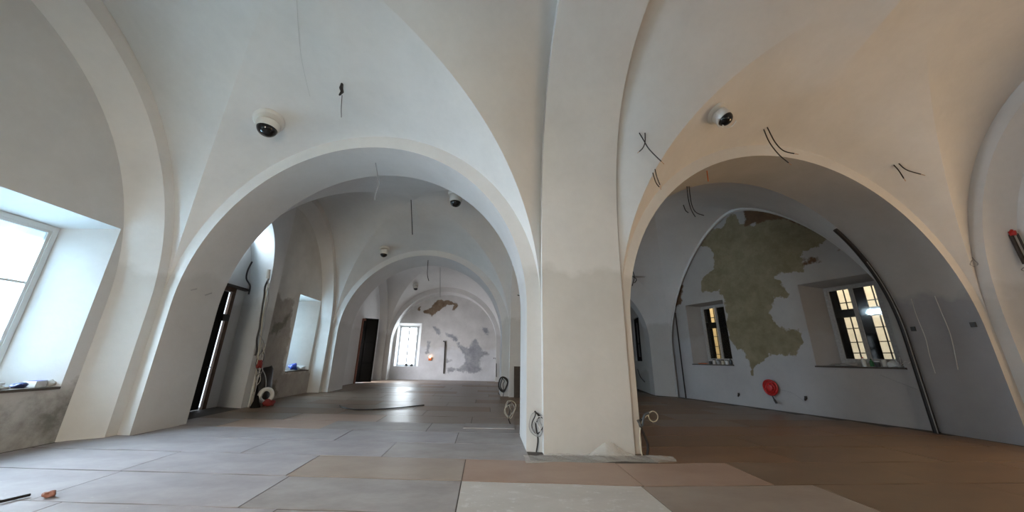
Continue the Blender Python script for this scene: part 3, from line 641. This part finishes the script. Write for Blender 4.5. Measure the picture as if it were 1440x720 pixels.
def cable(key, name, label, cat, m, r=.011, group=None, tips=False, part='strand'):
    paths = WIRES[key]; a = Vector(paths[0][0]); root = empty(name, a) if len(paths) > 1 else None
    for p in paths:
        mb = MB(); pts = [Vector(q) - (a if root else Vector((0, 0, 0))) for q in spline(p, 6)]; mb.tube(pts, r, 7)
        o = mb.build(part if root else name, m, root)
        if tips:
            t = MB(); d = (pts[-1] - pts[-2]).normalized(); t.tube([pts[-1], pts[-1] + d * .07], r * .5, 6); t.build('copper_tip', M['copper'], o)
        if not root: root = o
    return tag(root, label, cat, group)
cable('A', 'cable_stub', 'pair of crossed black cable ends hanging from the vault beside the pillar', 'cable', M['cable_black'], .010, tips=True)
cable('B', 'cable_stub', 'two short parallel black cable ends just above the left foot of the right arch', 'cable', M['cable_black'], .009, tips=True)
cable('C', 'cable_stub', 'tangle of black cable ends under the crown of the right arch', 'cable', M['cable_black'], .010)
cable('D', 'cable_stub', 'two long black cable ends curving down over the crown of the right arch', 'cable', M['cable_black'], .011, tips=True)
cable('E', 'cable_stub', 'two black cable ends spread like a V on the right vault', 'cable', M['cable_black'], .010, tips=True)
cable('F', 'cable_stub', 'tiny black cable end at the top of the left vault with a thin wire below', 'cable', M['cable_black'], .006)
mb = MB(); a_ = Vector(WIRES['F'][0][0]); mb.tube([a_ + Vector((0, 0, .03)), a_ - Vector((0, 0, .10)), a_ + Vector((.03, 0, -.18)), a_ + Vector((-.01, 0, -.26))], [.02, .035, .03, .012], 7)
tag(mb.build('junction_plug', M['cable_black']), 'small black plug at the top of the left vault', 'plug')
cable('ORANGE', 'wire_stub', 'short orange wire under the right arch', 'wire', M['orange'], .010)
cable('G528', 'hanging_wire', 'thin wire hanging from the crown of the big left arch', 'wire', M['cable_grey'], .010)
cable('G578', 'hanging_wire', 'thin dark wire hanging straight from the middle vault of the left nave', 'wire', M['cable_black'], .014)
cable('G602', 'hanging_wire', 'thin dark wire hanging from the second arch of the left nave', 'wire', M['cable_black'], .014)
cable('G619', 'hanging_wire', 'thin wire hanging in front of the far end wall', 'wire', M['cable_grey'], .015)
cable('HAIR', 'ceiling_wire', 'hair-thin grey wire running over the left front vault', 'wire', M['hair'], .0022)
cable('J1', 'wall_wire', 'thin white wire on the right jamb, the one nearer the black pipe', 'wire', M['cable_white'], .006)
cable('J2', 'wall_wire', 'thin white wire on the right jamb, the one nearer the camera', 'wire', M['cable_white'], .007)
cable('CM', 'wire_loop', 'small loop of grey wire at the foot of the right vault', 'wire', M['cable_grey'], .007)
cable('NICHE', 'wall_cable', 'wavy black cable on the bright side of the door niche', 'cable', M['cable_black'], .022)
cable('W890', 'cable_stub', 'small black cable tuft beside the low arch in the right room', 'cable', M['cable_black'], .018)
cable('M1', 'wall_hook', 'small dark hook high on the left pier, the one nearer the corner', 'hook', M['cable_grey'], .010)
cable('M2', 'wall_hook', 'small dark hook high on the left pier, the one nearer the door niche', 'hook', M['cable_grey'], .010)
cable('FC', 'wall_cable', 'dark cable hanging below the window of the dim room beyond the low arch', 'cable', M['cable_black'], .018)
cable('HOOK', 'wall_cable', 'black hooked cable on the pier right of the far end wall', 'cable', M['cable_black'], .025)
cable('H730', 'wall_hook', 'small dark hook at the springing of the middle arcade arch', 'hook', M['cable_black'], .02)
cable('RW', 'wall_wire', 'thin grey wire trailing under the larger right window', 'wire', M['cable_grey'], .005)
# pipe with a red end on the right wall
rp = empty('pipe', WIRES['PIPE'][0][0]); p0 = Vector((0, 0, 0)); p1 = Vector((.03, .0, -.62))
mb = MB(); mb.tube([p0, p1], .030, 10); mb.tube([p0 + Vector((.03, -.07, 0)), p1 + Vector((.03, -.07, 0))], .018, 8); mb.build('tube', M['dark_wood'], rp)
mb = MB(); mb.tube([p0 + Vector((0, -.035, .06)), p0 + Vector((0, -.035, -.03))], [.05, .045], 10); mb.tube([p0 + Vector((-.04, -.02, .03)), p0 + Vector((-.07, -.08, .07))], .02, 7); mb.build('end_cap', M['red'], rp)
mb = MB(); mb.tube(spline([p1, p1 + Vector((-.06, -.03, -.05)), p1 + Vector((-.10, .02, -.12)), p1 + Vector((-.02, .0, -.16))]), .008, 6); mb.build('wire_tail', M['cable_grey'], rp)
tag(rp, 'dark pipe with a red cap on the wall at the right edge', 'pipe')
# black pipe up the back edge of the right arch
pf = [p for p in arc(*along(R2[0], R2[1], .15, .06), ZR, 3.75) if p.x > 8.6]; pf = sorted(pf, key=lambda p: p.z)[:17]
mb = MB(); mb.tube([Vector((p.x - .085, p.y + .02, p.z)) for p in pf], .05, 10); bp_ = mb.build('drain_pipe', M['cable_black'])
mb = MB(); mb.tube([Vector((p.x - .15, p.y - .05, p.z)) for p in pf[:12]], .009, 8); mb.build('cable', M['cable_grey'], bp_)
tag(bp_, 'black pipe rising along the back edge of the right arch', 'pipe')
mb = MB(); mb.tube([(8.02, 13.77, 0.0), (8.02, 13.77, 3.36)], .025, 8); tag(mb.build('conduit', M['cable_black']), 'thin dark conduit on the wall left of the smaller right window', 'conduit')
# conduit and lamp on the far wall
mb = MB(); mb.tube([(-2.74, 22.60, 2.37), (-2.62, 22.58, 2.36), (-2.60, 22.58, 2.2), (-2.56, 22.58, .40)], .035, 8); tag(mb.build('conduit', M['cable_black']), 'vertical dark conduit in the middle of the far end wall', 'conduit')
wl = empty('work_lamp', (-3.50, 22.68, 1.34)); M['bulb'] = mat('glowing bulb', (1, .6, .3), .4, emit=(1.0, .62, .35), estr=12.0)
mb = MB(); mb.box((-.09, -.03, -.17), (.09, .04, .02)); mb.build('housing', M['orange'], wl, smooth=False)
mb = MB(); mb.lathe([(.005, -.06), (.04, -.045), (.055, 0), (.04, .045), (.005, .06)], 12, Matrix.Translation((0, -.07, .04))); mb.build('bulb', M['bulb'], wl)
tag(wl, 'small glowing orange work lamp on the far end wall', 'lamp')

# ------------------------------------------------------------------ dome cameras
M['cam_white'] = mat('white camera housing', (0.66, 0.65, 0.62), .4)
M['cam_dome'] = mat('black camera dome', (0.008, 0.008, 0.009), .12)
def dome_camera(loc, nrm, aim, r, label, long_=1.0):
    root = empty('dome_camera', loc); n = Vector(nrm).normalized(); a = Vector(aim).normalized()
    R0 = n.to_track_quat('Z', 'Y').to_matrix().to_4x4(); R1_ = a.to_track_quat('Z', 'Y').to_matrix().to_4x4(); R1_.translation = n * r * .28
    mb = MB(); mb.lathe([(r * .9, -.02), (r, 0), (r, r * .10), (r * .86, r * .26), (r * .2, r * .34)], 28, R0); mb.build('mounting_ring', M['cam_white'], root)
    L_ = r * .75 * long_
    mb = MB(); mb.lathe([(r * .55, -.02), (r * .74, r * .1), (r * .74, L_), (r * .69, L_ + r * .12), (r * .60, L_ + r * .12)], 28, R1_); h = mb.build('housing', M['cam_white'], root)
    pr_ = [(r * .66 * math.cos(t), L_ + r * .08 + r * .62 * math.sin(t)) for t in [i * math.pi / 2 / 8 for i in range(8)]] + [(r * .02, L_ + r * .70)]
    mb = MB(); mb.lathe(pr_, 28, R1_); mb.build('dome', M['cam_dome'], root)
    return tag(root, label, 'security camera', group=None)
dome_camera((-4.42, 5.88, 5.80), (.32, -.32, -.89), (.02, -.05, -1), .26, 'white ceiling camera with black dome on the left front vault', .62)
c2 = dome_camera((4.20, 4.97, 5.91), (.36, -.50, -.79), (.35, -.35, -.85), .20, 'ceiling camera with striped black dome on the right front vault')
mb = MB()
for dx in (-.05, .05):
    mb.tube([Vector((.35, -.35, -.85)).normalized() * (.05 + .20) + Vector((.13 * math.cos(t) * 1.0 + dx, .10 * math.sin(t) - .03, -.02 - .10 * abs(math.sin(t)))) for t in [i * math.pi / 8 for i in range(9)]], .012, 6)
mb.build('trim_ring', M['cam_white'], c2)
dome_camera((-1.08, 9.45, 6.26), (.0, -.1, -1), (.0, -.05, -1), .25, 'dark dome camera just under the right edge of the big left arch', 1.2)
dome_camera((-4.40, 13.72, 5.70), (.31, -.37, -.87), (.05, -.05, -1), .21, 'dome camera on the middle vault of the left nave', 1.1)
dome_camera((-4.55, 21.20, 5.72), (.30, -.43, -.85), (.05, -.05, -1), .19, 'farthest dome camera, on the vault before the end wall', 1.1)

# ------------------------------------------------------------------ clutter in the left corner
mb = MB()
for i, p in enumerate(((-6.38, 10.44), (-6.36, 10.53))):
    mb = MB(); mb.tube([(p[0], p[1], .006), (p[0], p[1], 1.62 + .05 * i)], .020, 10); tag(mb.build('conduit_tube', M['cable_white']), ('white tube standing against the left wall, nearer the door niche', 'white tube standing against the left wall, nearer the cable bundle')[i], 'tube')
bn = empty('cable_bundle', (-6.40, 10.02, 3.5))
for i, (off, m, r) in enumerate((((0, 0, 0), 'cable_black', .024), ((.04, .02, 0), 'cable_beige', .013), ((.03, -.03, 0), 'cable_grey', .012), ((.05, .04, 0), 'cable_grey', .010))):
    pts = [Vector(q) + Vector(off) - Vector((-6.40, 10.02, 3.5)) for q in spline(WIRES['BUNDLE'][i], 8)]
    for k_, q in enumerate(pts): q += Vector((.02 + .008 * math.sin(k_ * .9 + i), .018 * math.sin(k_ * .7 + i * 2), 0)); q.z = max(q.z, -3.46)
    mb = MB(); mb.tube(pts, r, 8); mb.build('strand', M[m], bn)
for i in range(5):
    mb = MB(); c = Vector((.06, .36 + .04 * i, -2.05 - .22 * i)); rr = .17 + .03 * (i % 3)
    mb.tube([c + Vector((.03 * math.sin(3 * t + i), rr * .55 * math.cos(t), rr * 1.5 * math.sin(t))) for t in [j * math.pi / 12 for j in range(24)]], .008, 6, closed=True)
    mb.build('loop', M[('cable_beige', 'cable_black', 'cable_grey', 'cable_white', 'cable_black')[i]], bn)
mb = MB(); mb.tube([(0, -.04, .26), (0, 0, 0)], [.05, .06], 10); mb.build('wrapped_end', M['cam_white'], bn)
tag(bn, 'thick bundle of cables hanging down the corner beside the door niche', 'cable')
mb = MB(); c = Vector((-6.24, 10.88, .26)); ax = Vector((.85, -.5, .12)).normalized(); RM = ax.to_track_quat('Z', 'Y').to_matrix().to_4x4(); RM.translation = c
pts = [RM @ Vector(((.17 * math.cos(t)), .17 * math.sin(t), 0)) for t in [j * 2 * math.pi / 32 for j in range(32)]]
mb.tube(pts, .055, 10, closed=True); o = mb.build('tape_roll', M['cable_white']); tag(o, 'white coil standing on edge at the foot of the left corner', 'coil')
def lump(name, m, loc, size, label, cat, seed=1, rot=0, seg=14, rough=.25, group=None):
    """crumpled soft thing resting at loc"""
    r_ = random.Random(seed); bm = bmesh.new(); bmesh.ops.create_icosphere(bm, subdivisions=3, radius=1)
    ph = [(r_.uniform(-3, 3), r_.uniform(-3, 3), r_.uniform(-3, 3), r_.uniform(0, 6)) for _ in range(7)]
    for v in bm.verts:
        f = 1 + rough * sum(math.sin(a * v.co.x * 1.6 + b * v.co.y * 1.6 + c_ * v.co.z * 1.6 + d) for a, b, c_, d in ph) / 3
        v.co = Vector((v.co.x * size[0] * f, v.co.y * size[1] * f, max(v.co.z, -.55) * size[2] * f))
    zmin = min(v.co.z for v in bm.verts)
    for v in bm.verts: v.co.z -= zmin
    me = bpy.data.meshes.new(name); bm.to_mesh(me); bm.free(); me.polygons.foreach_set('use_smooth', [True] * len(me.polygons)); me.materials.append(m)
    o = bpy.data.objects.new(name, me); COL.objects.link(o); o.location = loc; o.rotation_euler = (0, 0, rot); tag(o, label, cat, group); return o
FZ = .010
lump('tool_bag', M['dark_red'], (-5.98, 10.62, FZ), (.13, .16, .10), 'crumpled red bag on the floor in front of the white coil', 'bag', 3)
lump('rag', M['dark_red'], (-6.30, 10.36, 1.0), (.06, .08, .14), 'red rag tucked in the cable bundle', 'rag', 5)
lump('rubbish_sack', M['cable_black'], (-6.52, 11.12, FZ), (.20, .24, .62), 'black sack slumped against the left wall behind the white coil', 'sack', 8, rough=.18)
mb = MB(); mb.lathe([(.12, 0), (.11, .03), (.03, .28), (.02, .30)], 16); o = mb.build('rubber_cone', M['black']); o.location = (-6.14, 10.33, FZ); tag(o, 'small black cone on the floor by the white tubes', 'cone')

# ------------------------------------------------------------------ window sills
M['paper'] = mat('crumpled white paper', (0.66, 0.70, 0.72), .7, noise=.12, nscale=20)
M['green'] = mat('green plastic', (0.02, 0.16, 0.06), .35)
M['cloth_grey'] = mat('dusty grey cloth', (0.34, 0.33, 0.31), .9, noise=.2, nscale=20)
M['dark_lump'] = mat('dark painted tin', (0.05, 0.055, 0.06), .4)
M['sill_stone'] = mat('dark sill board', (0.06, 0.05, 0.04), .6)
SILLS = []
def sill(P0, P1, s0, s1, z, nrm, depth, label, m='sill_stone', over=.03):
    P0 = Vector(P0); u = (Vector(P1) - P0).normalized(); nv = Vector(nrm); F = Matrix(((u.x, nv.x, 0, P0.x), (u.y, nv.y, 0, P0.y), (0, 0, 1, 0), (0, 0, 0, 1)))
    mb = MB(); mb.box((s0, -over, z - .035), (s1, depth, z + .004), F); o = mb.build('trim_%d' % (len(SILLS) + 1), M[m], smooth=False); SILLS.append(o); return tag(o, label, 'window sill', kind='structure'), F
o, FL_ = sill(LW0, LW1, .33, 2.6, .845, (-1, 0), .52, 'thin dark sill of the daylit window at the left edge')
o, F3_ = sill(A0, A1, 2.0, 3.53, .845, (-1, 0), .5, 'thin dark sill in the niche of the second left bay')
o, FR1 = sill(Q0, Q1, .90, 2.60, 1.30, wn, .5, 'dark sill of the smaller window in the right room')
o, FR2 = sill(Q0, Q1, 5.02, 6.86, 1.33, wn, .5, 'dark crumbling sill of the larger window in the right room')
ZS = .851
lump('plastic_bag', M['paper'], (-6.98, 5.46, ZS), (.15, .30, .06), 'white crumpled plastic bag on the left window sill', 'bag', 11, rough=.3)
lump('glove', M['navy'], (-6.93, 5.90, ZS), (.07, .07, .045), 'dark blue glove at the end of the white bag on the left sill', 'glove', 12)
bx = MB(); bx.box((-.07, -.10, 0), (.07, .10, .09)); bo = bx.build('paper_box', M['paper'], smooth=False); bo.location = (-6.93, 6.08, ZS); bo.rotation_euler = (0, 0, .3)
bx = MB(); bx.box((-.072, -.03, .091), (.072, .10, .094)); bx.build('lid_flap', M['blue'], bo, smooth=False); tag(bo, 'small open white paper box on the left sill', 'box')
lump('folded_paper', M['cloth_grey'], (-6.88, 6.25, ZS), (.05, .05, .06), 'grey folded paper at the corner of the left sill', 'paper', 13)
lump('cloth', M['paper'], (-6.90, 13.90, ZS), (.10, .22, .09), 'white cloth on the sill in the second left bay', 'cloth', 14, rough=.3)
lump('cloth', M['blue'], (-7.0, 13.50, ZS), (.12, .18, .13), 'blue cloth bunched on the sill in the second left bay', 'cloth', 17, rough=.35)
def bottle(F, s_, d, z, h, r, m, cap, label, cat='bottle', neck=True, group=None):
    p = F @ Vector((s_, d, z)); root = empty('bottle' if cat == 'bottle' else 'jar', p); mb = MB()
    if neck: mb.lathe([(r * .9, 0), (r, .01), (r, h * .6), (r * .8, h * .72), (r * .35, h * .82), (r * .35, h * .9)], 14); mb.build('body', M[m], root); mb = MB(); mb.lathe([(r * .42, h * .9), (r * .42, h)], 12)
    else: mb.lathe([(r * .9, 0), (r, .01), (r, h * .82), (r * .85, h * .86)], 14); mb.build('body', M[m], root); mb = MB(); mb.lathe([(r * .98, h * .86), (r * .98, h), (r * .9, h + .005)], 14)
    mb.build('cap', M[cap], root); return tag(root, label, cat, group)
b_ = lambda *a, **k: bottle(FR2, *a, **k)
b_(6.05, .12, 1.335, .24, .045, 'paper', 'red', 'white bottle with red cap on the larger right sill')
b_(6.18, .18, 1.335, .20, .04, 'green', 'black', 'green bottle on the larger right sill')
b_(6.30, .14, 1.335, .14, .05, 'dark_lump', 'paper', 'squat dark jar on the larger right sill', cat='jar', neck=False)
b_(6.42, .20, 1.335, .17, .05, 'cable_white', 'cable_white', 'white jar on the larger right sill', cat='jar', neck=False)
for (s_, sz, m, lb, nm) in ((5.45, (.14, .07, .035), 'cloth_grey', 'flattened grey rag at the left end of the larger right sill', 'rag'), (5.75, (.16, .09, .06), 'cable_grey', 'grey folded cloth in the middle of the larger right sill', 'cloth'), (6.62, (.12, .08, .10), 'paper', 'white work glove on the larger right sill', 'glove')):
    p = FR2 @ Vector((s_, .12, 1.335)); lump(nm, M[m], p, sz, lb, nm, int(s_ * 10), rot=-1.27)
p = FR2 @ Vector((6.72, .03, 1.335)); mb = MB()
for i in range(5): mb.tube(spline([p + Vector((0, 0, .01)), p + Vector((-.05 + .02 * i, -.06 * i + .05, .10 + .03 * (i % 2))), p + Vector((-.10 + .03 * i, -.10 * i + .1, .14 + .05 * (i % 3)))]), .005, 5)
tag(mb.build('wire_tuft', M['cable_white']), 'tuft of thin white wires at the right end of the larger right sill', 'wire')
for i, (s_, hh_, r_, m, cp, nk, lb) in enumerate(((1.62, .10, .055, 'dark_lump', 'black', False, 'flat dark tin on the smaller right sill'), (1.78, .17, .045, 'cable_white', 'black', False, 'white jar with black lid on the smaller right sill'), (1.95, .14, .06, 'cable_grey', 'dark_lump', False, 'grey jar on the smaller right sill'), (2.12, .16, .05, 'cable_beige', 'black', False, 'beige jar on the smaller right sill'), (2.28, .15, .06, 'paper', 'dark_lump', False, 'pale jar on the smaller right sill'), (2.42, .22, .05, 'dark_lump', 'black', True, 'black bottle at the right end of the smaller right sill'))):
    bottle(FR1, s_, .10, 1.305, hh_, r_, m, cp, lb, cat='bottle' if nk else 'jar', neck=nk)
p = FR1 @ Vector((1.30, .06, 1.305)); lump('rag', M['orange'], p, (.20, .05, .02), 'flat rusty rag at the left end of the smaller right sill', 'rag', 21, rot=-1.27)
for (s_, nm) in ((1.02, 'left'), (1.36, 'right')):
    q = Vector(F0) + (Vector(F1) - Vector(F0)).normalized() * s_ + fn * .12
    mb = MB(); mb.lathe([(.08, 0), (.085, .02), (.085, .12), (.06, .15)], 14); o = mb.build('paint_tin', M['dark_lump']); o.location = (q.x, q.y, .80); tag(o, 'small dark tin on the far window sill, the %s one of two' % nm, 'tin')

# ------------------------------------------------------------------ red reel on the right wall
rc = Vector((9.04, 10.59, .65)) - Vector((wn.x, wn.y, 0)) * .10; rl = empty('cable_reel', rc); RM = Vector((-wn.x, -wn.y, .0)).to_track_quat('Z', 'Y').to_matrix().to_4x4()
mb = MB()
for i in range(6):
    rr = .07 + .027 * i; ph_ = i * .8
    mb.tube([RM @ Vector((rr * math.cos(t) + .01 * math.sin(ph_), rr * math.sin(t) * 1.08, -.05 + .02 * (i % 3) + .015 * math.sin(2 * t + ph_))) for t in [j * 2 * math.pi / 28 for j in range(28)]], .026, 8, closed=True)
mb.build('coil', M['red'], rl)
mb = MB(); mb.lathe([(.09, -.06), (.09, .03), (.03, .04)], 16, RM); mb.build('hub', M['red'], rl)
mb = MB(); mb.tube([RM @ Vector((.03, -.24, .02)), RM @ Vector((.07, -.34, .03))], .020, 8); mb.tube([RM @ Vector((.07, -.34, .03)), RM @ Vector((.12, -.44, .03))], [.03, .035], 8); mb.build('plug', M['cable_black'], rl)
tag(rl, 'red coil of cable with a black plug hanging on the right wall', 'cable reel')
for i, (p, lb) in enumerate((((8.70, 11.66, .34), 'black cable stub low on the right wall, left of the red coil'), ((9.29, 9.74, .44), 'small black socket hole low on the right wall, right of the red coil'))):
    q = Vector(p) - Vector((wn.x, wn.y, 0)) * .015; mb = MB()
    mb.tube([q + Vector((0, 0, .05)), q, q + Vector((-.02, .03, -.07))], [.03, .035, .02], 8); tag(mb.build('socket', M['cable_black']), lb, 'socket')
# small marks and sockets on the right jamb
for i, (p, lb) in enumerate((((9.90, 7.18, 2.20), 'small dark socket on the right jamb near the black pipe'), ((9.965, 6.22, 2.21), 'small dark socket on the right jamb near its front edge'))):
    mb = MB(); mb.box((p[0] - .02, p[1] - .04, p[2] - .05), (p[0] + .01, p[1] + .04, p[2] + .05)); tag(mb.build('socket', M['dark_lump'], smooth=False), lb, 'socket')

# ------------------------------------------------------------------ coils of cable at the pier feet
def floor_coil(loc, r, strands, label, flip=1, tall=.95):
    root = empty('cable_coil', loc); rr_ = random.Random(int(r * 1000) + int(loc[1]))
    for i, (m, th) in enumerate(strands):
        R_ = r * (1 - .12 * i); c = Vector((.02 * i * flip, -.02 * i, tall * .55)); mb = MB()
        pts = [c + Vector((R_ * (.62 - .08 * i) * math.cos(t) + .015 * math.sin(3 * t + i) + .02 * math.sin(2 * t + 2 * i), .03 * math.sin(t * 2 + i) - .02, R_ * math.sin(t) + .03 * math.sin(i * 2.3))) for t in [j * 2 * math.pi / 26 for j in range(26)]]
        mb.tube(pts, th, 7, closed=True); mb.build('loop', M[m], root)
    mb = MB(); mb.tube(spline([(.01, 0, .005), (.035 * flip, -.01, tall * .25), (0, -.02, tall * .55), (.05 * flip, -.03, tall * .70), (-.02 * flip, -.03, tall * .82)]), .012, 8); mb.build('stem', M['cable_black'], root)
    return tag(root, label, 'cable')
floor_coil((.84, 5.80, FZ), .17, [('cable_grey', .007), ('cable_black', .009), ('cable_grey', .006), ('cable_white', .005)], 'loops of grey and black cable at the left foot of the pillar', 1, .72)
floor_coil((.60, 8.10, FZ), .18, [('cable_beige', .006), ('cable_grey', .006), ('cable_beige', .005)], 'pale wire loops behind the left side of the pillar', -1, .55)
c3 = empty('cable_coil', (2.47, 5.60, FZ))
mb = MB(); mb.tube(spline([(.06, 0, 0), (.08, -.01, .15), (.02, -.02, .32), (-.03, -.03, .45), (.0, -.03, .52)]), .020, 8); mb.build('stem', M['cable_black'], c3)
mb = MB(); mb.tube(spline([(-.02, 0, 0), (-.04, -.01, .18), (-.03, -.03, .36), (.03, -.03, .5), (.12, -.03, .58)]), .010, 8); mb.build('strand', M['cable_beige'], c3)
mb = MB(); mb.tube([Vector((.20 + .075 * math.cos(t), -.03, .55 + .075 * math.sin(t))) for t in [j * 2 * math.pi / 18 for j in range(18)]], .008, 7, closed=True); mb.build('loop', M['cable_beige'], c3)
mb = MB(); mb.tube(spline([(-.06, -.03, .50), (.0, -.05, .42), (.05, -.04, .56), (.13, -.04, .60)]), .018, 7); mb.build('strand', M['dark_lump'], c3)
tag(c3, 'twisted black and beige cables at the right foot of the pillar', 'cable')
floor_coil((.72, 13.55, FZ), .26, [('cable_black', .03), ('cable_black', .02)], 'dark coil of cable at the foot of the second arch', 1, .78)
bl = MB(); bl.box((0, 0, 0), (.26, .03, 1.10)); o = bl.build('leaning_plank', M['dark_wood'], smooth=False); o.location = (1.12, 13.28, .006); o.rotation_euler = (-.09, 0, 0); tag(o, 'short dark plank leaning on the second pillar', 'plank')

# long cable on the floor, strips, blobs and film
mb = MB(); mb.tube([Vector((p.x, p.y, .026)) for p in spline([(-4.1, 10.75), (-3.85, 10.35), (-3.4, 10.0), (-3.0, 10.02), (-2.5, 10.25), (-1.75, 10.95)] if False else [(-4.1, 10.75, 0), (-3.85, 10.35, 0), (-3.4, 10.0, 0), (-3.0, 10.02, 0), (-2.5, 10.25, 0), (-1.75, 10.95, 0)])], .016, 7)
tag(mb.build('floor_cable', M['cable_black']), 'long black cable lying across the floor of the left nave', 'cable')
lump('red_clod', M['door_red'], (-4.25, 4.20, FZ), (.05, .04, .035), 'small red clod on a seam of the front left sheets', 'clod', 31)
mb = MB(); mb.tube([Vector((-4.75, 3.95, .026)), Vector((-4.5, 4.05, .028)), Vector((-4.45, 4.22, .026))], .014, 6); tag(mb.build('tape_strip', M['cable_black']), 'black strip lying on the floor at the bottom left corner', 'strip')

def film_mat():
    m = bpy.data.materials.new('crumpled clear film'); m.use_nodes = True; nt = m.node_tree; b = nt.nodes['Principled BSDF']
    b.inputs['Base Color'].default_value = (.62, .61, .58, 1); b.inputs['Roughness'].default_value = .18; b.inputs['Alpha'].default_value = .42
    n = nt.nodes.new('ShaderNodeTexNoise'); n.inputs['Scale'].default_value = 9; n.inputs['Detail'].default_value = 4; n.inputs['Distortion'].default_value = 1.5
    tc = nt.nodes.new('ShaderNodeTexCoord'); nt.links.new(tc.outputs['Object'], n.inputs['Vector'])
    bp = nt.nodes.new('ShaderNodeBump'); bp.inputs['Strength'].default_value = .8; bp.inputs['Distance'].default_value = .03; nt.links.new(n.outputs['Fac'], bp.inputs['Height']); nt.links.new(bp.outputs[0], b.inputs['Normal']); return m
M['film'] = film_mat()
def film(name, xs, ys, hfun, label, m='film'):
    mb = MB(); mb.grid([[(x, y0 + (y1 - y0) * j / 10, hfun(x, j / 10)) for x, y0, y1 in [(x_, *ys(x_)) for x_ in xs]] for j in range(11)])
    return tag(mb.build(name, M[m], angle=60), label, 'plastic film')
xs = [.62 + 2.2 * i / 60 for i in range(61)]
def hf(x, v):
    hump = .16 * math.exp(-((x - 1.92) / .22) ** 2) * v * v
    return .012 + .018 * abs(math.sin(9 * x + 4 * v)) * (1 - (2 * v - 1) ** 4) + .01 * abs(math.sin(23 * x)) * v + hump + .03 * v * v * abs(math.sin(4 * x))
film('plastic_film', xs, lambda x: (5.26 + .03 * math.sin(7 * x), 5.57 - (.0 if x < 2.4 else (x - 2.4) * .45)), hf, 'strip of crumpled clear film along the foot of the pillar')
